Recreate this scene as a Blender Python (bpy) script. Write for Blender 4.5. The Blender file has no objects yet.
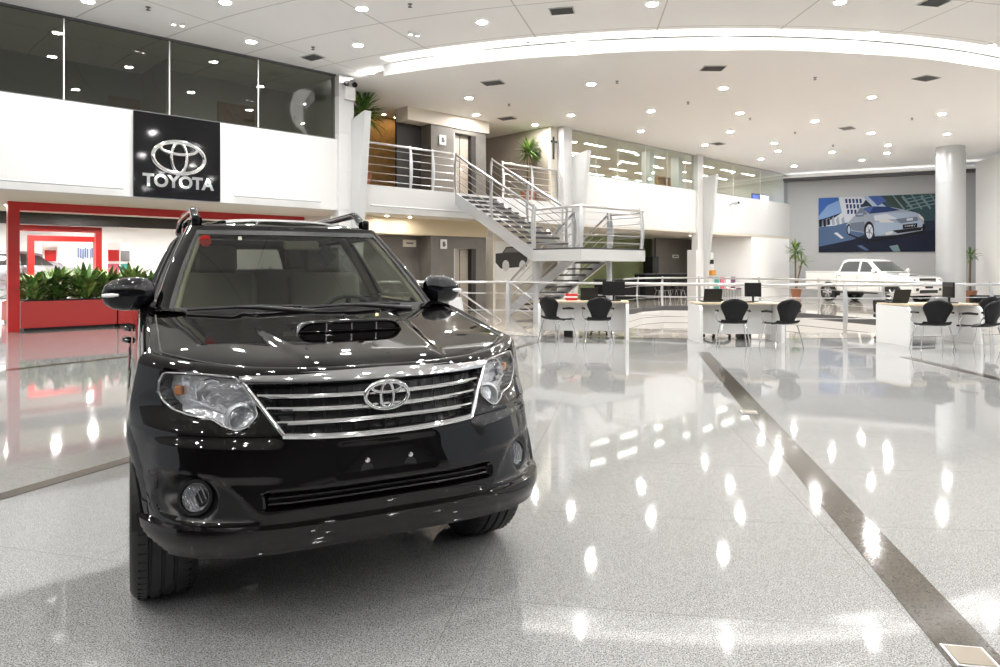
import bpy, bmesh, math, random
from mathutils import Vector, Matrix
random.seed(7)
S = bpy.context.scene
C = S.collection
pi = math.pi

# ------------------------------------------------------------------ camera, world, exposure
FPX, HOR, EYE = 700.0, 267.5, 1.445
cam_data = bpy.data.cameras.new('camera')
cam_data.sensor_width = 36.0
cam_data.lens = 36.0 * FPX / 1000.0
cam_data.shift_y = -(333.5 - HOR) / 1000.0
cam_data.clip_start = 0.05
cam_data.clip_end = 300
cam = bpy.data.objects.new('camera', cam_data)
cam.location = (0, 0, EYE)
cam.rotation_euler = (pi / 2, 0, 0)
C.objects.link(cam)
S.camera = cam

world = bpy.data.worlds.new('world')
S.world = world
world.use_nodes = True
world.node_tree.nodes['Background'].inputs[0].default_value = (0.9, 0.95, 1.0, 1)
world.node_tree.nodes['Background'].inputs[1].default_value = 0.25
S.view_settings.view_transform = 'Standard'
S.view_settings.look = 'None'
S.view_settings.gamma = 1.0
S.view_settings.use_curve_mapping = False
S.view_settings.exposure = 1.32
S.cycles.max_bounces = 8
S.cycles.diffuse_bounces = 4
S.cycles.glossy_bounces = 4
S.cycles.transparent_max_bounces = 16
S.cycles.transmission_bounces = 6
S.cycles.caustics_reflective = False
S.cycles.caustics_refractive = False
S.cycles.sample_clamp_indirect = 6.0
S.cycles.use_denoising = True

DOWN_POWER = 330.0     # radiance of a downlight diffuser
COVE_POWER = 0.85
OFFICE_POWER = 9.0

# ------------------------------------------------------------------ materials
def nodes_of(m):
    return m.node_tree.nodes, m.node_tree.links

def mat(name, col, rough=0.5, metal=0.0, spec=0.5, coat=0.0, emit=None, estr=0.0, bump=None, var=None):
    m = bpy.data.materials.new(name)
    m.use_nodes = True
    n, l = nodes_of(m)
    p = n['Principled BSDF']
    p.inputs['Base Color'].default_value = (*col, 1)
    p.inputs['Roughness'].default_value = rough
    p.inputs['Metallic'].default_value = metal
    p.inputs['Specular IOR Level'].default_value = spec
    p.inputs['Coat Weight'].default_value = coat
    p.inputs['Coat Roughness'].default_value = 0.02
    if emit:
        p.inputs['Emission Color'].default_value = (*emit, 1)
        p.inputs['Emission Strength'].default_value = estr
    if bump or var:
        tc = n.new('ShaderNodeTexCoord')
        no = n.new('ShaderNodeTexNoise')
        no.inputs['Scale'].default_value = (bump or var)[0]
        no.inputs['Detail'].default_value = 3
        l.new(tc.outputs['Object'], no.inputs['Vector'])
        if bump:
            b = n.new('ShaderNodeBump')
            b.inputs['Strength'].default_value = bump[1]
            b.inputs['Distance'].default_value = 0.01
            l.new(no.outputs['Fac'], b.inputs['Height'])
            l.new(b.outputs['Normal'], p.inputs['Normal'])
        if var:
            r = n.new('ShaderNodeValToRGB')
            r.color_ramp.elements[0].position = 0.35
            r.color_ramp.elements[1].position = 0.65
            k = var[1]
            r.color_ramp.elements[0].color = (*[c * (1 - k) for c in col], 1)
            r.color_ramp.elements[1].color = (*[min(1, c * (1 + k)) for c in col], 1)
            l.new(no.outputs['Fac'], r.inputs['Fac'])
            l.new(r.outputs['Color'], p.inputs['Base Color'])
    return m

def glass(name, tint, ior=1.45, rough=0.0, boost=1.0):
    """clear pane: tinted transparency plus a Fresnel mirror"""
    m = bpy.data.materials.new(name)
    m.use_nodes = True
    n, l = nodes_of(m)
    n.clear()
    o = n.new('ShaderNodeOutputMaterial')
    t = n.new('ShaderNodeBsdfTransparent')
    t.inputs[0].default_value = (*tint, 1)
    g = n.new('ShaderNodeBsdfGlossy')
    g.inputs['Color'].default_value = (1, 1, 1, 1)
    g.inputs['Roughness'].default_value = rough
    f = n.new('ShaderNodeFresnel')
    f.inputs['IOR'].default_value = ior
    ge = n.new('ShaderNodeNewGeometry')          # leaving the pane: inverse index, so a thick pane stays clear
    mi = n.new('ShaderNodeMix'); mi.data_type = 'FLOAT'
    mi.inputs[2].default_value = ior; mi.inputs[3].default_value = 1 / ior
    l.new(ge.outputs['Backfacing'], mi.inputs[0]); l.new(mi.outputs[0], f.inputs['IOR'])
    x = n.new('ShaderNodeMixShader')
    fac = f.outputs[0]
    if boost != 1.0:
        mu = n.new('ShaderNodeMath'); mu.operation = 'MULTIPLY'; mu.use_clamp = True
        mu.inputs[1].default_value = boost
        l.new(fac, mu.inputs[0]); fac = mu.outputs[0]
    l.new(fac, x.inputs[0]); l.new(t.outputs[0], x.inputs[1]); l.new(g.outputs[0], x.inputs[2])
    l.new(x.outputs[0], o.inputs[0])
    return m

CX, CY = 5.0, 31.1        # centre the ring of the hall is drawn about

def polar_lines(n, l, r0, dr, na, wr, wa, a0=0.0):
    """node chain: 1 on thin concentric and radial joint lines about (CX, CY)"""
    tc = n.new('ShaderNodeTexCoord')
    sx = n.new('ShaderNodeSeparateXYZ')
    l.new(tc.outputs['Object'], sx.inputs[0])
    def M(op, a, b=None):
        k = n.new('ShaderNodeMath'); k.operation = op
        for i, v in enumerate((a, b)):
            if v is None: continue
            if isinstance(v, (int, float)): k.inputs[i].default_value = v
            else: l.new(v, k.inputs[i])
        return k.outputs[0]
    dx = M('SUBTRACT', sx.outputs[0], CX); dy = M('SUBTRACT', sx.outputs[1], CY)
    r = M('SQRT', M('ADD', M('MULTIPLY', dx, dx), M('MULTIPLY', dy, dy)))
    fr = M('FRACT', M('DIVIDE', M('SUBTRACT', r, r0 - 50 * dr), dr))
    ring = M('LESS_THAN', fr, wr / dr)
    an = M('ARCTAN2', dy, dx)
    fa = M('FRACT', M('MULTIPLY', M('ADD', an, 10 + a0), na / (2 * pi)))
    rad = M('LESS_THAN', M('MULTIPLY', M('MULTIPLY', fa, r), 2 * pi / na), wa)
    return M('MAXIMUM', ring, rad), r, tc

def make_floor_mat():
    m = bpy.data.materials.new('polished_granite'); m.use_nodes = True
    n, l = nodes_of(m); p = n['Principled BSDF']
    line, r, tc = polar_lines(n, l, 17.0, 1.15, 96, 0.006, 0.006)
    n1 = n.new('ShaderNodeTexNoise'); n1.inputs['Scale'].default_value = 165; n1.inputs['Detail'].default_value = 6; n1.inputs['Roughness'].default_value = 0.75
    n2 = n.new('ShaderNodeTexVoronoi'); n2.inputs['Scale'].default_value = 70
    n3 = n.new('ShaderNodeTexNoise'); n3.inputs['Scale'].default_value = 1.1; n3.inputs['Detail'].default_value = 3
    for k in (n1, n2, n3): l.new(tc.outputs['Object'], k.inputs['Vector'])
    r1 = n.new('ShaderNodeValToRGB'); e = r1.color_ramp.elements
    e[0].position = 0.41; e[0].color = (0.05, 0.05, 0.049, 1)
    e[1].position = 0.56; e[1].color = (0.52, 0.52, 0.512, 1)
    k = e.new(0.47); k.color = (0.275, 0.275, 0.27, 1)
    l.new(n1.outputs['Fac'], r1.inputs['Fac'])
    r2 = n.new('ShaderNodeValToRGB'); e = r2.color_ramp.elements
    e[0].position = 0.0; e[0].color = (0.50, 0.49, 0.48, 1); e[1].position = 0.85; e[1].color = (1, 1, 1, 1)
    l.new(n2.outputs['Color'], r2.inputs['Fac'])
    mx = n.new('ShaderNodeMix'); mx.data_type = 'RGBA'; mx.blend_type = 'MULTIPLY'; mx.inputs[0].default_value = 0.45
    l.new(r1.outputs[0], mx.inputs[6]); l.new(r2.outputs[0], mx.inputs[7])
    # inside the ring: beige veined marble
    r3 = n.new('ShaderNodeValToRGB'); e = r3.color_ramp.elements
    e[0].position = 0.35; e[0].color = (0.46, 0.41, 0.355, 1); e[1].position = 0.65; e[1].color = (0.60, 0.56, 0.51, 1)
    l.new(n3.outputs['Fac'], r3.inputs['Fac'])
    ins = n.new('ShaderNodeMath'); ins.operation = 'LESS_THAN'; ins.inputs[1].default_value = 17.0
    l.new(r, ins.inputs[0])
    m2 = n.new('ShaderNodeMix'); m2.data_type = 'RGBA'
    l.new(ins.outputs[0], m2.inputs[0]); l.new(mx.outputs[2], m2.inputs[6]); l.new(r3.outputs[0], m2.inputs[7])
    m3 = n.new('ShaderNodeMix'); m3.data_type = 'RGBA'
    lf = n.new('ShaderNodeMath'); lf.operation = 'MULTIPLY'; lf.inputs[1].default_value = 0.5
    l.new(line, lf.inputs[0]); l.new(lf.outputs[0], m3.inputs[0])
    l.new(m2.outputs[2], m3.inputs[6]); m3.inputs[7].default_value = (0.16, 0.15, 0.14, 1)
    l.new(m3.outputs[2], p.inputs['Base Color'])
    p.inputs['Roughness'].default_value = 0.045
    p.inputs['IOR'].default_value = 1.55
    return m

def make_ceiling_mat():
    m = bpy.data.materials.new('white_plaster_ceiling'); m.use_nodes = True
    n, l = nodes_of(m); p = n['Principled BSDF']
    line, r, tc = polar_lines(n, l, 16.6, 1.72, 40, 0.03, 0.03)
    mx = n.new('ShaderNodeMix'); mx.data_type = 'RGBA'
    l.new(line, mx.inputs[0]); mx.inputs[6].default_value = (0.90, 0.895, 0.88, 1); mx.inputs[7].default_value = (0.60, 0.58, 0.55, 1)
    l.new(mx.outputs[2], p.inputs['Base Color'])
    p.inputs['Roughness'].default_value = 0.8
    return m

M = {}
M['floor'] = make_floor_mat()
M['ceil_joint'] = make_ceiling_mat()
M['white'] = mat('white_paint', (0.92, 0.915, 0.90), 0.55, bump=(40, 0.03))
M['wall_white'] = mat('white_wall_paint', (0.66, 0.655, 0.645), 0.55, bump=(40, 0.03))
M['white_gloss'] = mat('white_gloss_panel', (0.76, 0.755, 0.745), 0.22)
M['cream'] = mat('cream_paint', (0.72, 0.66, 0.56), 0.6, bump=(40, 0.03))
M['beige'] = mat('beige_paint', (0.66, 0.55, 0.37), 0.6, bump=(40, 0.03))
M['taupe'] = mat('taupe_panel', (0.16, 0.145, 0.125), 0.4, var=(3, 0.06))
M['taupe_light'] = mat('greige_panel', (0.40, 0.35, 0.285), 0.5, var=(3, 0.05))
M['dark_panel'] = mat('dark_brown_panel', (0.024, 0.020, 0.017), 0.5)
M['grey_wall'] = mat('grey_wall_paint', (0.40, 0.405, 0.41), 0.6, bump=(40, 0.03))
M['grey_dark'] = mat('dark_grey_paint', (0.10, 0.10, 0.105), 0.6)
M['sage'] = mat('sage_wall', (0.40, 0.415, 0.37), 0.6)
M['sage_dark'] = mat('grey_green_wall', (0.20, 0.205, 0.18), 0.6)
M['wood'] = mat('brown_wood_door', (0.30, 0.17, 0.08), 0.4, var=(8, 0.15))
M['wood_red'] = mat('reddish_wood_door', (0.20, 0.09, 0.05), 0.4, var=(8, 0.15))
M['golden'] = mat('golden_wood', (0.55, 0.34, 0.14), 0.4, var=(6, 0.1))
M['strip'] = mat('dark_brown_granite', (0.085, 0.075, 0.062), 0.09, var=(120, 0.35))
M['steel'] = mat('brushed_steel', (0.62, 0.62, 0.63), 0.28, 1.0, bump=(200, 0.02))
M['steel_paint'] = mat('silver_paint', (0.55, 0.56, 0.57), 0.35, 0.55)
M['fin'] = mat('light_grey_metal', (0.60, 0.61, 0.60), 0.35, 0.3)
M['tread'] = mat('dark_stone_tread', (0.05, 0.05, 0.052), 0.4)
M['chrome'] = mat('chrome', (0.86, 0.86, 0.87), 0.06, 1.0)
M['black'] = mat('black_plastic', (0.006, 0.006, 0.0065), 0.5, spec=0.3)
M['black_gloss'] = mat('glossy_black_panel', (0.003, 0.003, 0.004), 0.05, spec=0.42)
M['screen'] = mat('dark_screen', (0.012, 0.013, 0.016), 0.12)
M['red'] = mat('red_lacquer', (0.52, 0.022, 0.018), 0.28)
M['red_dull'] = mat('red_painted_box', (0.50, 0.035, 0.03), 0.45)
M['green'] = mat('leaf_green', (0.075, 0.17, 0.03), 0.42, var=(9, 0.5))
M['green_light'] = mat('leaf_light_green', (0.20, 0.28, 0.07), 0.42, var=(9, 0.4))
M['trunk'] = mat('plant_trunk', (0.16, 0.11, 0.065), 0.8, bump=(60, 0.5))
M['pot'] = mat('terracotta_pot', (0.36, 0.15, 0.08), 0.6)
M['pot_dark'] = mat('dark_pot', (0.04, 0.035, 0.03), 0.5)
M['soil'] = mat('soil', (0.03, 0.022, 0.015), 0.9)
M['desk_wood'] = mat('pale_maple_top', (0.68, 0.56, 0.40), 0.3, var=(5, 0.08))
M['pane'] = glass('clear_pane', (0.86, 0.90, 0.88), 1.5)
M['pane_dark'] = glass('smoked_pane', (0.66, 0.68, 0.64), 1.6)
M['downlight'] = mat('downlight_glow', (1, 1, 1), 0.5, emit=(1.0, 0.99, 0.972), estr=DOWN_POWER)
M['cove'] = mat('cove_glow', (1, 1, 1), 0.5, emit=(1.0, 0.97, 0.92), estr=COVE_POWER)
M['tube'] = mat('fluorescent_glow', (1, 1, 1), 0.5, emit=(1.0, 0.99, 0.92), estr=OFFICE_POWER)
M['warm'] = mat('warm_spot_glow', (1, 1, 1), 0.5, emit=(1.0, 0.72, 0.36), estr=28)
M['vent'] = mat('grey_vent', (0.16, 0.155, 0.15), 0.5)
M['orange'] = mat('orange_paper', (0.72, 0.30, 0.04), 0.5)
M['paper'] = mat('white_paper', (0.82, 0.82, 0.80), 0.5)
M['teal'] = mat('teal_plastic', (0.06, 0.36, 0.30), 0.5)
M['pink'] = mat('pink_plastic', (0.60, 0.12, 0.18), 0.5)
M['purple'] = mat('plum_plastic', (0.16, 0.05, 0.12), 0.5)
M['brass'] = mat('dull_brass', (0.24, 0.20, 0.15), 0.35, 0.4)
M['wood_floor'] = mat('tan_floor', (0.48, 0.36, 0.24), 0.3, var=(4, 0.1))

# ------------------------------------------------------------------ mesh helpers
class MB:
    """collects shapes in one bmesh; build() links them as ONE mesh object"""
    def __init__(s):
        s.b = bmesh.new(); s.mi = 0
    def face(s, vs):
        try:
            f = s.b.faces.new(vs); f.material_index = s.mi; return f
        except ValueError:
            return None
    def box(s, c, size, rz=0.0, rx=0.0, ry=0.0, bev=0.0):
        before = set(s.b.faces)
        m = Matrix.Translation(c) @ Matrix.Rotation(rz, 4, 'Z') @ Matrix.Rotation(ry, 4, 'Y') @ Matrix.Rotation(rx, 4, 'X') @ Matrix.Diagonal((*size, 1))
        r = bmesh.ops.create_cube(s.b, size=1.0, matrix=m)
        if bev:
            ed = list({e for v in r['verts'] for e in v.link_edges})
            bmesh.ops.bevel(s.b, geom=ed, offset=bev, segments=2, affect='EDGES', profile=0.5)
        for f in s.b.faces:
            if f not in before: f.material_index = s.mi
        return s
    def tube(s, pts, r, seg=8, cap=True, closed=False):
        pts = [Vector(p) for p in pts]
        n = len(pts); rings = []
        up = None
        for i, p in enumerate(pts):
            if closed: d = (pts[(i + 1) % n] - pts[i - 1]).normalized()
            else: d = (pts[min(i + 1, n - 1)] - pts[max(i - 1, 0)]).normalized()
            if up is None:
                up = Vector((0, 0, 1)) if abs(d.z) < 0.9 else Vector((1, 0, 0))
            a = d.cross(up)
            if a.length < 1e-4: a = d.cross(Vector((1, 0.3, 0.1)))
            a.normalize(); bvec = a.cross(d).normalized(); up = bvec
            rr = r[i] if isinstance(r, (list, tuple)) else r
            rings.append([s.b.verts.new(p + a * math.cos(2 * pi * k / seg) * rr + bvec * math.sin(2 * pi * k / seg) * rr) for k in range(seg)])
        rng = range(n) if closed else range(n - 1)
        for i in rng:
            A, B = rings[i], rings[(i + 1) % n]
            for k in range(seg):
                s.face((A[k], A[(k + 1) % seg], B[(k + 1) % seg], B[k]))
        if cap and not closed:
            s.face(rings[0][::-1]); s.face(rings[-1])
        return s
    def cyl(s, p0, p1, r0, r1=None, seg=16):
        return s.tube([p0, p1], [r0, r0 if r1 is None else r1], seg)
    def prism(s, poly, z0, z1):
        """poly: xy points, counter-clockwise; vertical extrusion"""
        a = [s.b.verts.new((p[0], p[1], z0)) for p in poly]
        b = [s.b.verts.new((p[0], p[1], z1)) for p in poly]
        s.face(a[::-1]); s.face(b); n = len(poly)
        for i in range(n): s.face((a[i], a[(i + 1) % n], b[(i + 1) % n], b[i]))
        return s
    def extrude(s, pts, vec):
        """planar 3-D polygon extruded along vec"""
        vec = Vector(vec)
        a = [s.b.verts.new(p) for p in pts]
        b = [s.b.verts.new(Vector(p) + vec) for p in pts]
        s.face(a[::-1]); s.face(b); n = len(pts)
        for i in range(n): s.face((a[i], a[(i + 1) % n], b[(i + 1) % n], b[i]))
        return s
    def poly(s, pts):
        s.face([s.b.verts.new(p) for p in pts]); return s
    def lathe(s, prof, c=(0, 0, 0), seg=24, axis='Z', cap=True):
        """prof: (radius, height) pairs"""
        rings = []
        for r, h in prof:
            ring = []
            for k in range(seg):
                a = 2 * pi * k / seg; x, y = r * math.cos(a), r * math.sin(a)
                v = (x, y, h) if axis == 'Z' else ((h, x, y) if axis == 'X' else (x, h, y))
                ring.append(s.b.verts.new((c[0] + v[0], c[1] + v[1], c[2] + v[2])))
            rings.append(ring)
        for A, B in zip(rings, rings[1:]):
            for k in range(seg): s.face((A[k], A[(k + 1) % seg], B[(k + 1) % seg], B[k]))
        if cap and prof[0][0] > 1e-6: s.face(rings[0][::-1])
        if cap and prof[-1][0] > 1e-6: s.face(rings[-1])
        return s
    def grid(s, rows, close_u=False, skip=None):
        vs = [[s.b.verts.new(p) for p in row] for row in rows]
        n = len(rows[0])
        for i in range(len(rows) - 1):
            for j in range(n if close_u else n - 1):
                if skip and skip(i, j): continue
                s.face((vs[i][j], vs[i][(j + 1) % n], vs[i + 1][(j + 1) % n], vs[i + 1][j]))
        return vs
    def ball(s, c, r, seg=12, scale=(1, 1, 1)):
        before = set(s.b.faces)
        m = Matrix.Translation(c) @ Matrix.Diagonal((r * scale[0], r * scale[1], r * scale[2], 1))
        bmesh.ops.create_uvsphere(s.b, u_segments=seg, v_segments=max(6, seg // 2), radius=1, matrix=m)
        for f in s.b.faces:
            if f not in before: f.material_index = s.mi
        return s
    def build(s, name, m, parent=None, smooth=None, loc=None, fix=True, thick=None):
        bmesh.ops.remove_doubles(s.b, verts=s.b.verts[:], dist=1e-5)
        if fix: bmesh.ops.recalc_face_normals(s.b, faces=s.b.faces[:])
        me = bpy.data.meshes.new(name)
        s.b.to_mesh(me); s.b.free()
        for k in (m if isinstance(m, (list, tuple)) else [m]): me.materials.append(k)
        if smooth is not None:
            for f in me.polygons: f.use_smooth = True
            try: me.set_sharp_from_angle(angle=math.radians(smooth))
            except Exception: pass
        o = bpy.data.objects.new(name, me)
        if parent: o.parent = parent
        if loc: o.location = loc
        C.objects.link(o)
        if thick:
            k = o.modifiers.new('thick', 'SOLIDIFY'); k.thickness = thick; k.offset = -1
        return o

def tag(o, label, cat, group=None, kind=None):
    o['label'] = label; o['category'] = cat
    if group: o['group'] = group
    if kind: o['kind'] = kind
    return o

def thing(name, label, cat, loc=(0, 0, 0), rz=0.0, group=None):
    o = bpy.data.objects.new(name, None); C.objects.link(o)
    o.empty_display_size = 0.1
    o.location = loc; o.rotation_euler = (0, 0, rz)
    return tag(o, label, cat, group)

def struct(o, label=None):
    o['kind'] = 'structure'
    if label: o['label'] = label
    return o

def dup(root, loc=None, rz=None, label=None, group=None, scale=None):
    r = root.copy(); C.objects.link(r)
    if loc is not None: r.location = loc
    if rz is not None: r.rotation_euler = (0, 0, rz)
    if scale is not None: r.scale = (scale,) * 3
    if label: r['label'] = label
    if group: r['group'] = group
    for ch in list(root.children):
        c = ch.copy(); C.objects.link(c); c.parent = r
        for g in list(ch.children):
            d = g.copy(); C.objects.link(d); d.parent = c
    return r

def ground(px, py, z=0.0):
    """the point at height z that lies behind a place in the photograph"""
    Y = FPX * (EYE - z) / (py - HOR)
    return Vector(((px - 500) / FPX * Y, Y, z))

# facade frame: s runs along the mezzanine front, d towards the hall
F0 = Vector((-9.38, 13.13)); FU = Vector((0.7232, 0.6906)); FN = Vector((0.6906, -0.7232))
FA = math.atan2(FU.y, FU.x)
def F(s, d=0.0, z=0.0):
    p = F0 + FU * s + FN * d
    return Vector((p.x, p.y, z))
def s_of(px, d=0.0):
    a = (px - 500) / FPX
    q = F0 + FN * d
    return (a * q.y - q.x) / (FU.x - a * FU.y)
def fbox(mb, s0, s1, d0, d1, z0, z1, bev=0.0):
    c = F((s0 + s1) / 2, (d0 + d1) / 2, (z0 + z1) / 2)
    mb.box(c, (abs(s1 - s0), abs(d1 - d0), z1 - z0), rz=FA, bev=bev)
    return mb
def fb(name, m, s0, s1, d0, d1, z0, z1, parent=None, bev=0.0):
    o = fbox(MB(), s0, s1, d0, d1, z0, z1, bev).build(name, m, parent)
    return o
def ORD(i):
    w = ['first', 'second', 'third', 'fourth', 'fifth', 'sixth', 'seventh', 'eighth', 'ninth', 'tenth', 'eleventh', 'twelfth', 'thirteenth']
    return w[i]
def text_mesh(name, txt, size, m, parent, depth=0.004, width=None, bold=0.0):
    cu = bpy.data.curves.new(name, 'FONT'); cu.body = txt; cu.size = size; cu.extrude = depth
    cu.align_x = 'CENTER'; cu.align_y = 'CENTER'; cu.offset = bold
    ob = bpy.data.objects.new(name, cu); C.objects.link(ob)
    dg = bpy.context.evaluated_depsgraph_get(); dg.update()
    me = bpy.data.meshes.new_from_object(ob.evaluated_get(dg))
    bpy.data.objects.remove(ob); bpy.data.curves.remove(cu)
    me.materials.clear(); me.materials.append(m)
    if width:
        xs = [v.co.x for v in me.vertices]; k = width / (max(xs) - min(xs))
        for v in me.vertices: v.co.x *= k
    o = bpy.data.objects.new(name, me); C.objects.link(o)
    if parent: o.parent = parent
    return o
# ------------------------------------------------------------------ the setting
ZO, ZI, ZL = 6.45, 6.30, 6.14          # outer ceiling, inner ceiling, lip of the ring
ZS, ZF, ZP = 2.93, 3.65, 4.75          # slab underside, upper floor, parapet top
RC = 16.0

# floor with the open well
well = [(2.7, 16.9), (3.8, 16.35), (5.0, 15.95), (6.3, 15.6), (7.6, 15.45), (9.4, 15.6), (11.2, 16.1), (11.0, 17.6), (10.55, 19.6),
        (9.8, 21.9), (8.8, 24.2), (7.4, 26.3), (6.2, 26.5), (5.2, 25.6), (4.3, 23.6), (3.5, 20.2)]
def floor_mesh(outer, hole, z):
    b = bmesh.new()
    for ring in (outer, hole):
        vs = [b.verts.new((x, y, z)) for x, y in ring]
        for i in range(len(vs)): b.edges.new((vs[i], vs[(i + 1) % len(vs)]))
    bmesh.ops.triangle_fill(b, use_beauty=True, use_dissolve=False, edges=b.edges[:], normal=(0, 0, 1))
    for f in b.faces:
        if f.normal.z < 0: f.normal_flip()
    return b
mb = MB(); mb.b.free(); mb.b = floor_mesh([(-26, -11), (26, -11), (26, 50), (-26, 50)], well, 0.0)
struct(mb.build('floor', M['floor'], fix=False))
# walls of the well: dark slab edge, then white boards with grooves
def strip_wall(path, z0, z1, off=0.0):
    mb = MB()
    cx = sum(p[0] for p in path) / len(path); cy = sum(p[1] for p in path) / len(path)
    def sh(p):
        d = Vector((p[0] - cx, p[1] - cy)).normalized() * off
        return p[0] + d.x, p[1] + d.y
    n = len(path)
    for i in range(n):
        a, b = sh(path[i]), sh(path[(i + 1) % n])
        mb.poly([(a[0], a[1], z0), (b[0], b[1], z0), (b[0], b[1], z1), (a[0], a[1], z1)])
    return mb
struct(strip_wall(well, -0.16, 0.0).build('trim_well', M['grey_dark']))
z = -0.16
mb = MB(); mg = MB()
while z > -3.0:
    w = strip_wall(well, z - 0.235, z - 0.018, 0.0)
    tmp = bpy.data.meshes.new('tmp'); w.b.to_mesh(tmp); w.b.free(); mb.b.from_mesh(tmp); bpy.data.meshes.remove(tmp)
    w = strip_wall(well, z - 0.018, z, 0.004)
    tmp = bpy.data.meshes.new('tmp'); w.b.to_mesh(tmp); w.b.free(); mg.b.from_mesh(tmp); bpy.data.meshes.remove(tmp)
    z -= 0.235
struct(mb.build('wall_well', M['white_gloss'])); struct(mg.build('trim_well_groove', M['vent']))  # the shade of the grooves is put into the grey strip colour
mb = MB(); mb.prism([(0, 13), (14, 13), (14, 29), (0, 29)], -3.2, -3.05)
struct(mb.build('floor_lower', M['wood_floor']))

# dark granite bands set in the floor, radiating from the centre of the ring
def radial(name, p, q, w):
    p, q = Vector(p[:2]), Vector(q[:2]); d = (q - p).normalized(); nrm = Vector((-d.y, d.x)) * w / 2
    mb = MB(); mb.prism([p - nrm, q - nrm, q + nrm, p + nrm], -0.01, 0.004)
    return struct(mb.build(name, M['strip']))
a, b = ground(975, 660), ground(703, 352); d = (b - a).normalized()
radial('trim_band_right', a - d * 8, b, 0.205)
a, b = ground(0, 497), ground(128, 460); d = (b - a).normalized()
radial('trim_band_left', a - d * 9, b + d * 9.5, 0.13)
a, b = ground(0, 371), ground(125, 357); d = (b - a).normalized()
radial('trim_band_far_left', a - d * 9, b + d * 3, 0.16)
a, b = ground(1000, 379.5), ground(905, 357); d = (b - a).normalized()
radial('trim_band_far_right', a - d * 9, b, 0.16)
mb = MB()
arc = [(CX + 17 * math.cos(t), CY + 17 * math.sin(t)) for t in [math.radians(218 + k * 2) for k in range(60)]]
arc2 = [(CX + 16.9 * math.cos(t), CY + 16.9 * math.sin(t)) for t in [math.radians(218 + k * 2) for k in range(60)]]
mb.grid([[(x, y, 0.003) for x, y in arc], [(x, y, 0.003) for x, y in arc2]])
struct(mb.build('trim_ring', M['strip']))
# square brass-framed outlet plates in the right-hand band
for (px, py, lab) in ((970, 659, 'square floor outlet plate set in the dark granite band nearest the camera'), (749, 413, 'small floor outlet plate set in the dark granite band halfway to the desks')):
    p = ground(px, py)
    t = thing('floor_outlet', lab, 'floor outlet', (p.x, p.y, 0.004), math.radians(-10))
    mb = MB(); mb.box((0, 0, 0.004), (0.15, 0.15, 0.008), bev=0.003); mb.build('frame', M['steel'], t)
    mb = MB(); mb.box((0, 0, 0.006), (0.125, 0.125, 0.008)); mb.build('lid', M['brass'], t)

# ceilings
mb = MB(); mb.poly([(-26, -11, ZO), (-26, 50, ZO), (26, 50, ZO), (26, -11, ZO)])
struct(mb.build('ceiling', M['ceil_joint'], fix=False))
A0, A1 = math.radians(240.6), math.radians(338)
NA = 120
angs = [A0 + (A1 - A0) * k / NA for k in range(NA + 1)]
def pol(r, t, z): return (CX + r * math.cos(t), CY + r * math.sin(t), z)
mb = MB()
tip = pol(RC, A0, ZI)
# inner ceiling: ring arc in front, open towards the mezzanine
back = [(22.5, 44, ZI), (F(20, -9.6).x, F(20, -9.6).y, ZI), (F(7.4, -9.6).x, F(7.4, -9.6).y, ZI), (F(7.4, -0.25).x, F(7.4, -0.25).y, ZI)]
mb.poly([pol(RC - 0.05, t, ZI) for t in angs] + back)
struct(mb.build('ceiling_inner', M['white']))
mb = MB()
mb.grid([[pol(RC, t, ZO - 0.03) for t in angs], [pol(RC, t, ZL) for t in angs], [pol(RC - 0.30, t, ZL) for t in angs], [pol(RC - 0.36, t, ZI) for t in angs]])
struct(mb.build('trim_cove', M['white']))
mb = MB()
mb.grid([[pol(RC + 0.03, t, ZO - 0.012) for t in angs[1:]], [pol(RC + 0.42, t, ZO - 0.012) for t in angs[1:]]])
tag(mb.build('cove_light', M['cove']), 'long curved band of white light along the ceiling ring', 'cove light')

# ---- mezzanine front
def wall_white(name, s0, s1, z0, z1, d0=-0.22, d1=0.0, m='wall_white'):
    return struct(fb(name, M[m], s0, s1, d0, d1, z0, z1))
SP = [7.37, 16.12, 24.85]              # the three pillars
wall_white('wall_parapet_left', -7.5, SP[0] - 0.2, ZS, ZP)
wall_white('wall_parapet_mid', SP[1] + 0.25, SP[2], ZS + 0.05, ZP)
wall_white('wall_parapet_right', SP[2], 33.9, ZS + 0.1, ZP)
wall_white('wall_slab_edge', SP[0], SP[1] + 0.3, ZS, ZF + 0.02)
struct(fb('floor_upper', M['wood_floor'], -7.5, 34, -9.5, -0.1, ZS + 0.12, ZF))
struct(fb('ceiling_lower', M['cream'], -7.5, 34, -9.6, -0.02, ZS, ZS + 0.1))
for i, s in enumerate(SP):
    mb = MB(); w = 0.22
    z = 0.0
    while z < 6.3:
        z1 = min(z + 0.98, 6.4); fbox(mb, s - w, s + w, -0.2, 0.10, z + 0.012, z1)
        fbox(mb, s - w + .015, s + w - .015, -0.19, 0.085, z, z + 0.012); z = z1
    if i == 2: fbox(mb, s - 0.42, s + 0.30, -0.3, 0.13, 0, 2.2)
    struct(mb.build('pillar', M['wall_white']))
FINLAB = ['tall tapering grey metal fin on the white pillar beside the smoked glass', 'tapering grey metal fin behind the staircase, on the middle pillar', 'tapering grey metal fin between the clear office glass and the far parapet']
for i, s in enumerate(SP):
    p0 = F(s + 0.02, 0.1); th = FU * 0.2
    def q(d, z): return F(s + 0.15 if i == 0 else s + 0.2, d, z)
    wd = [0.62, 0.70, 0.62][i]
    pts = [q(0.10, 0.25), q(0.17, 0.25), q(0.10 + wd, 5.45), q(0.10, 5.30)]
    mb = MB(); mb.extrude(pts, (th.x, th.y, 0))
    tag(mb.build('pillar_fin', M['fin']), FINLAB[i], 'fin')

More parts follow.
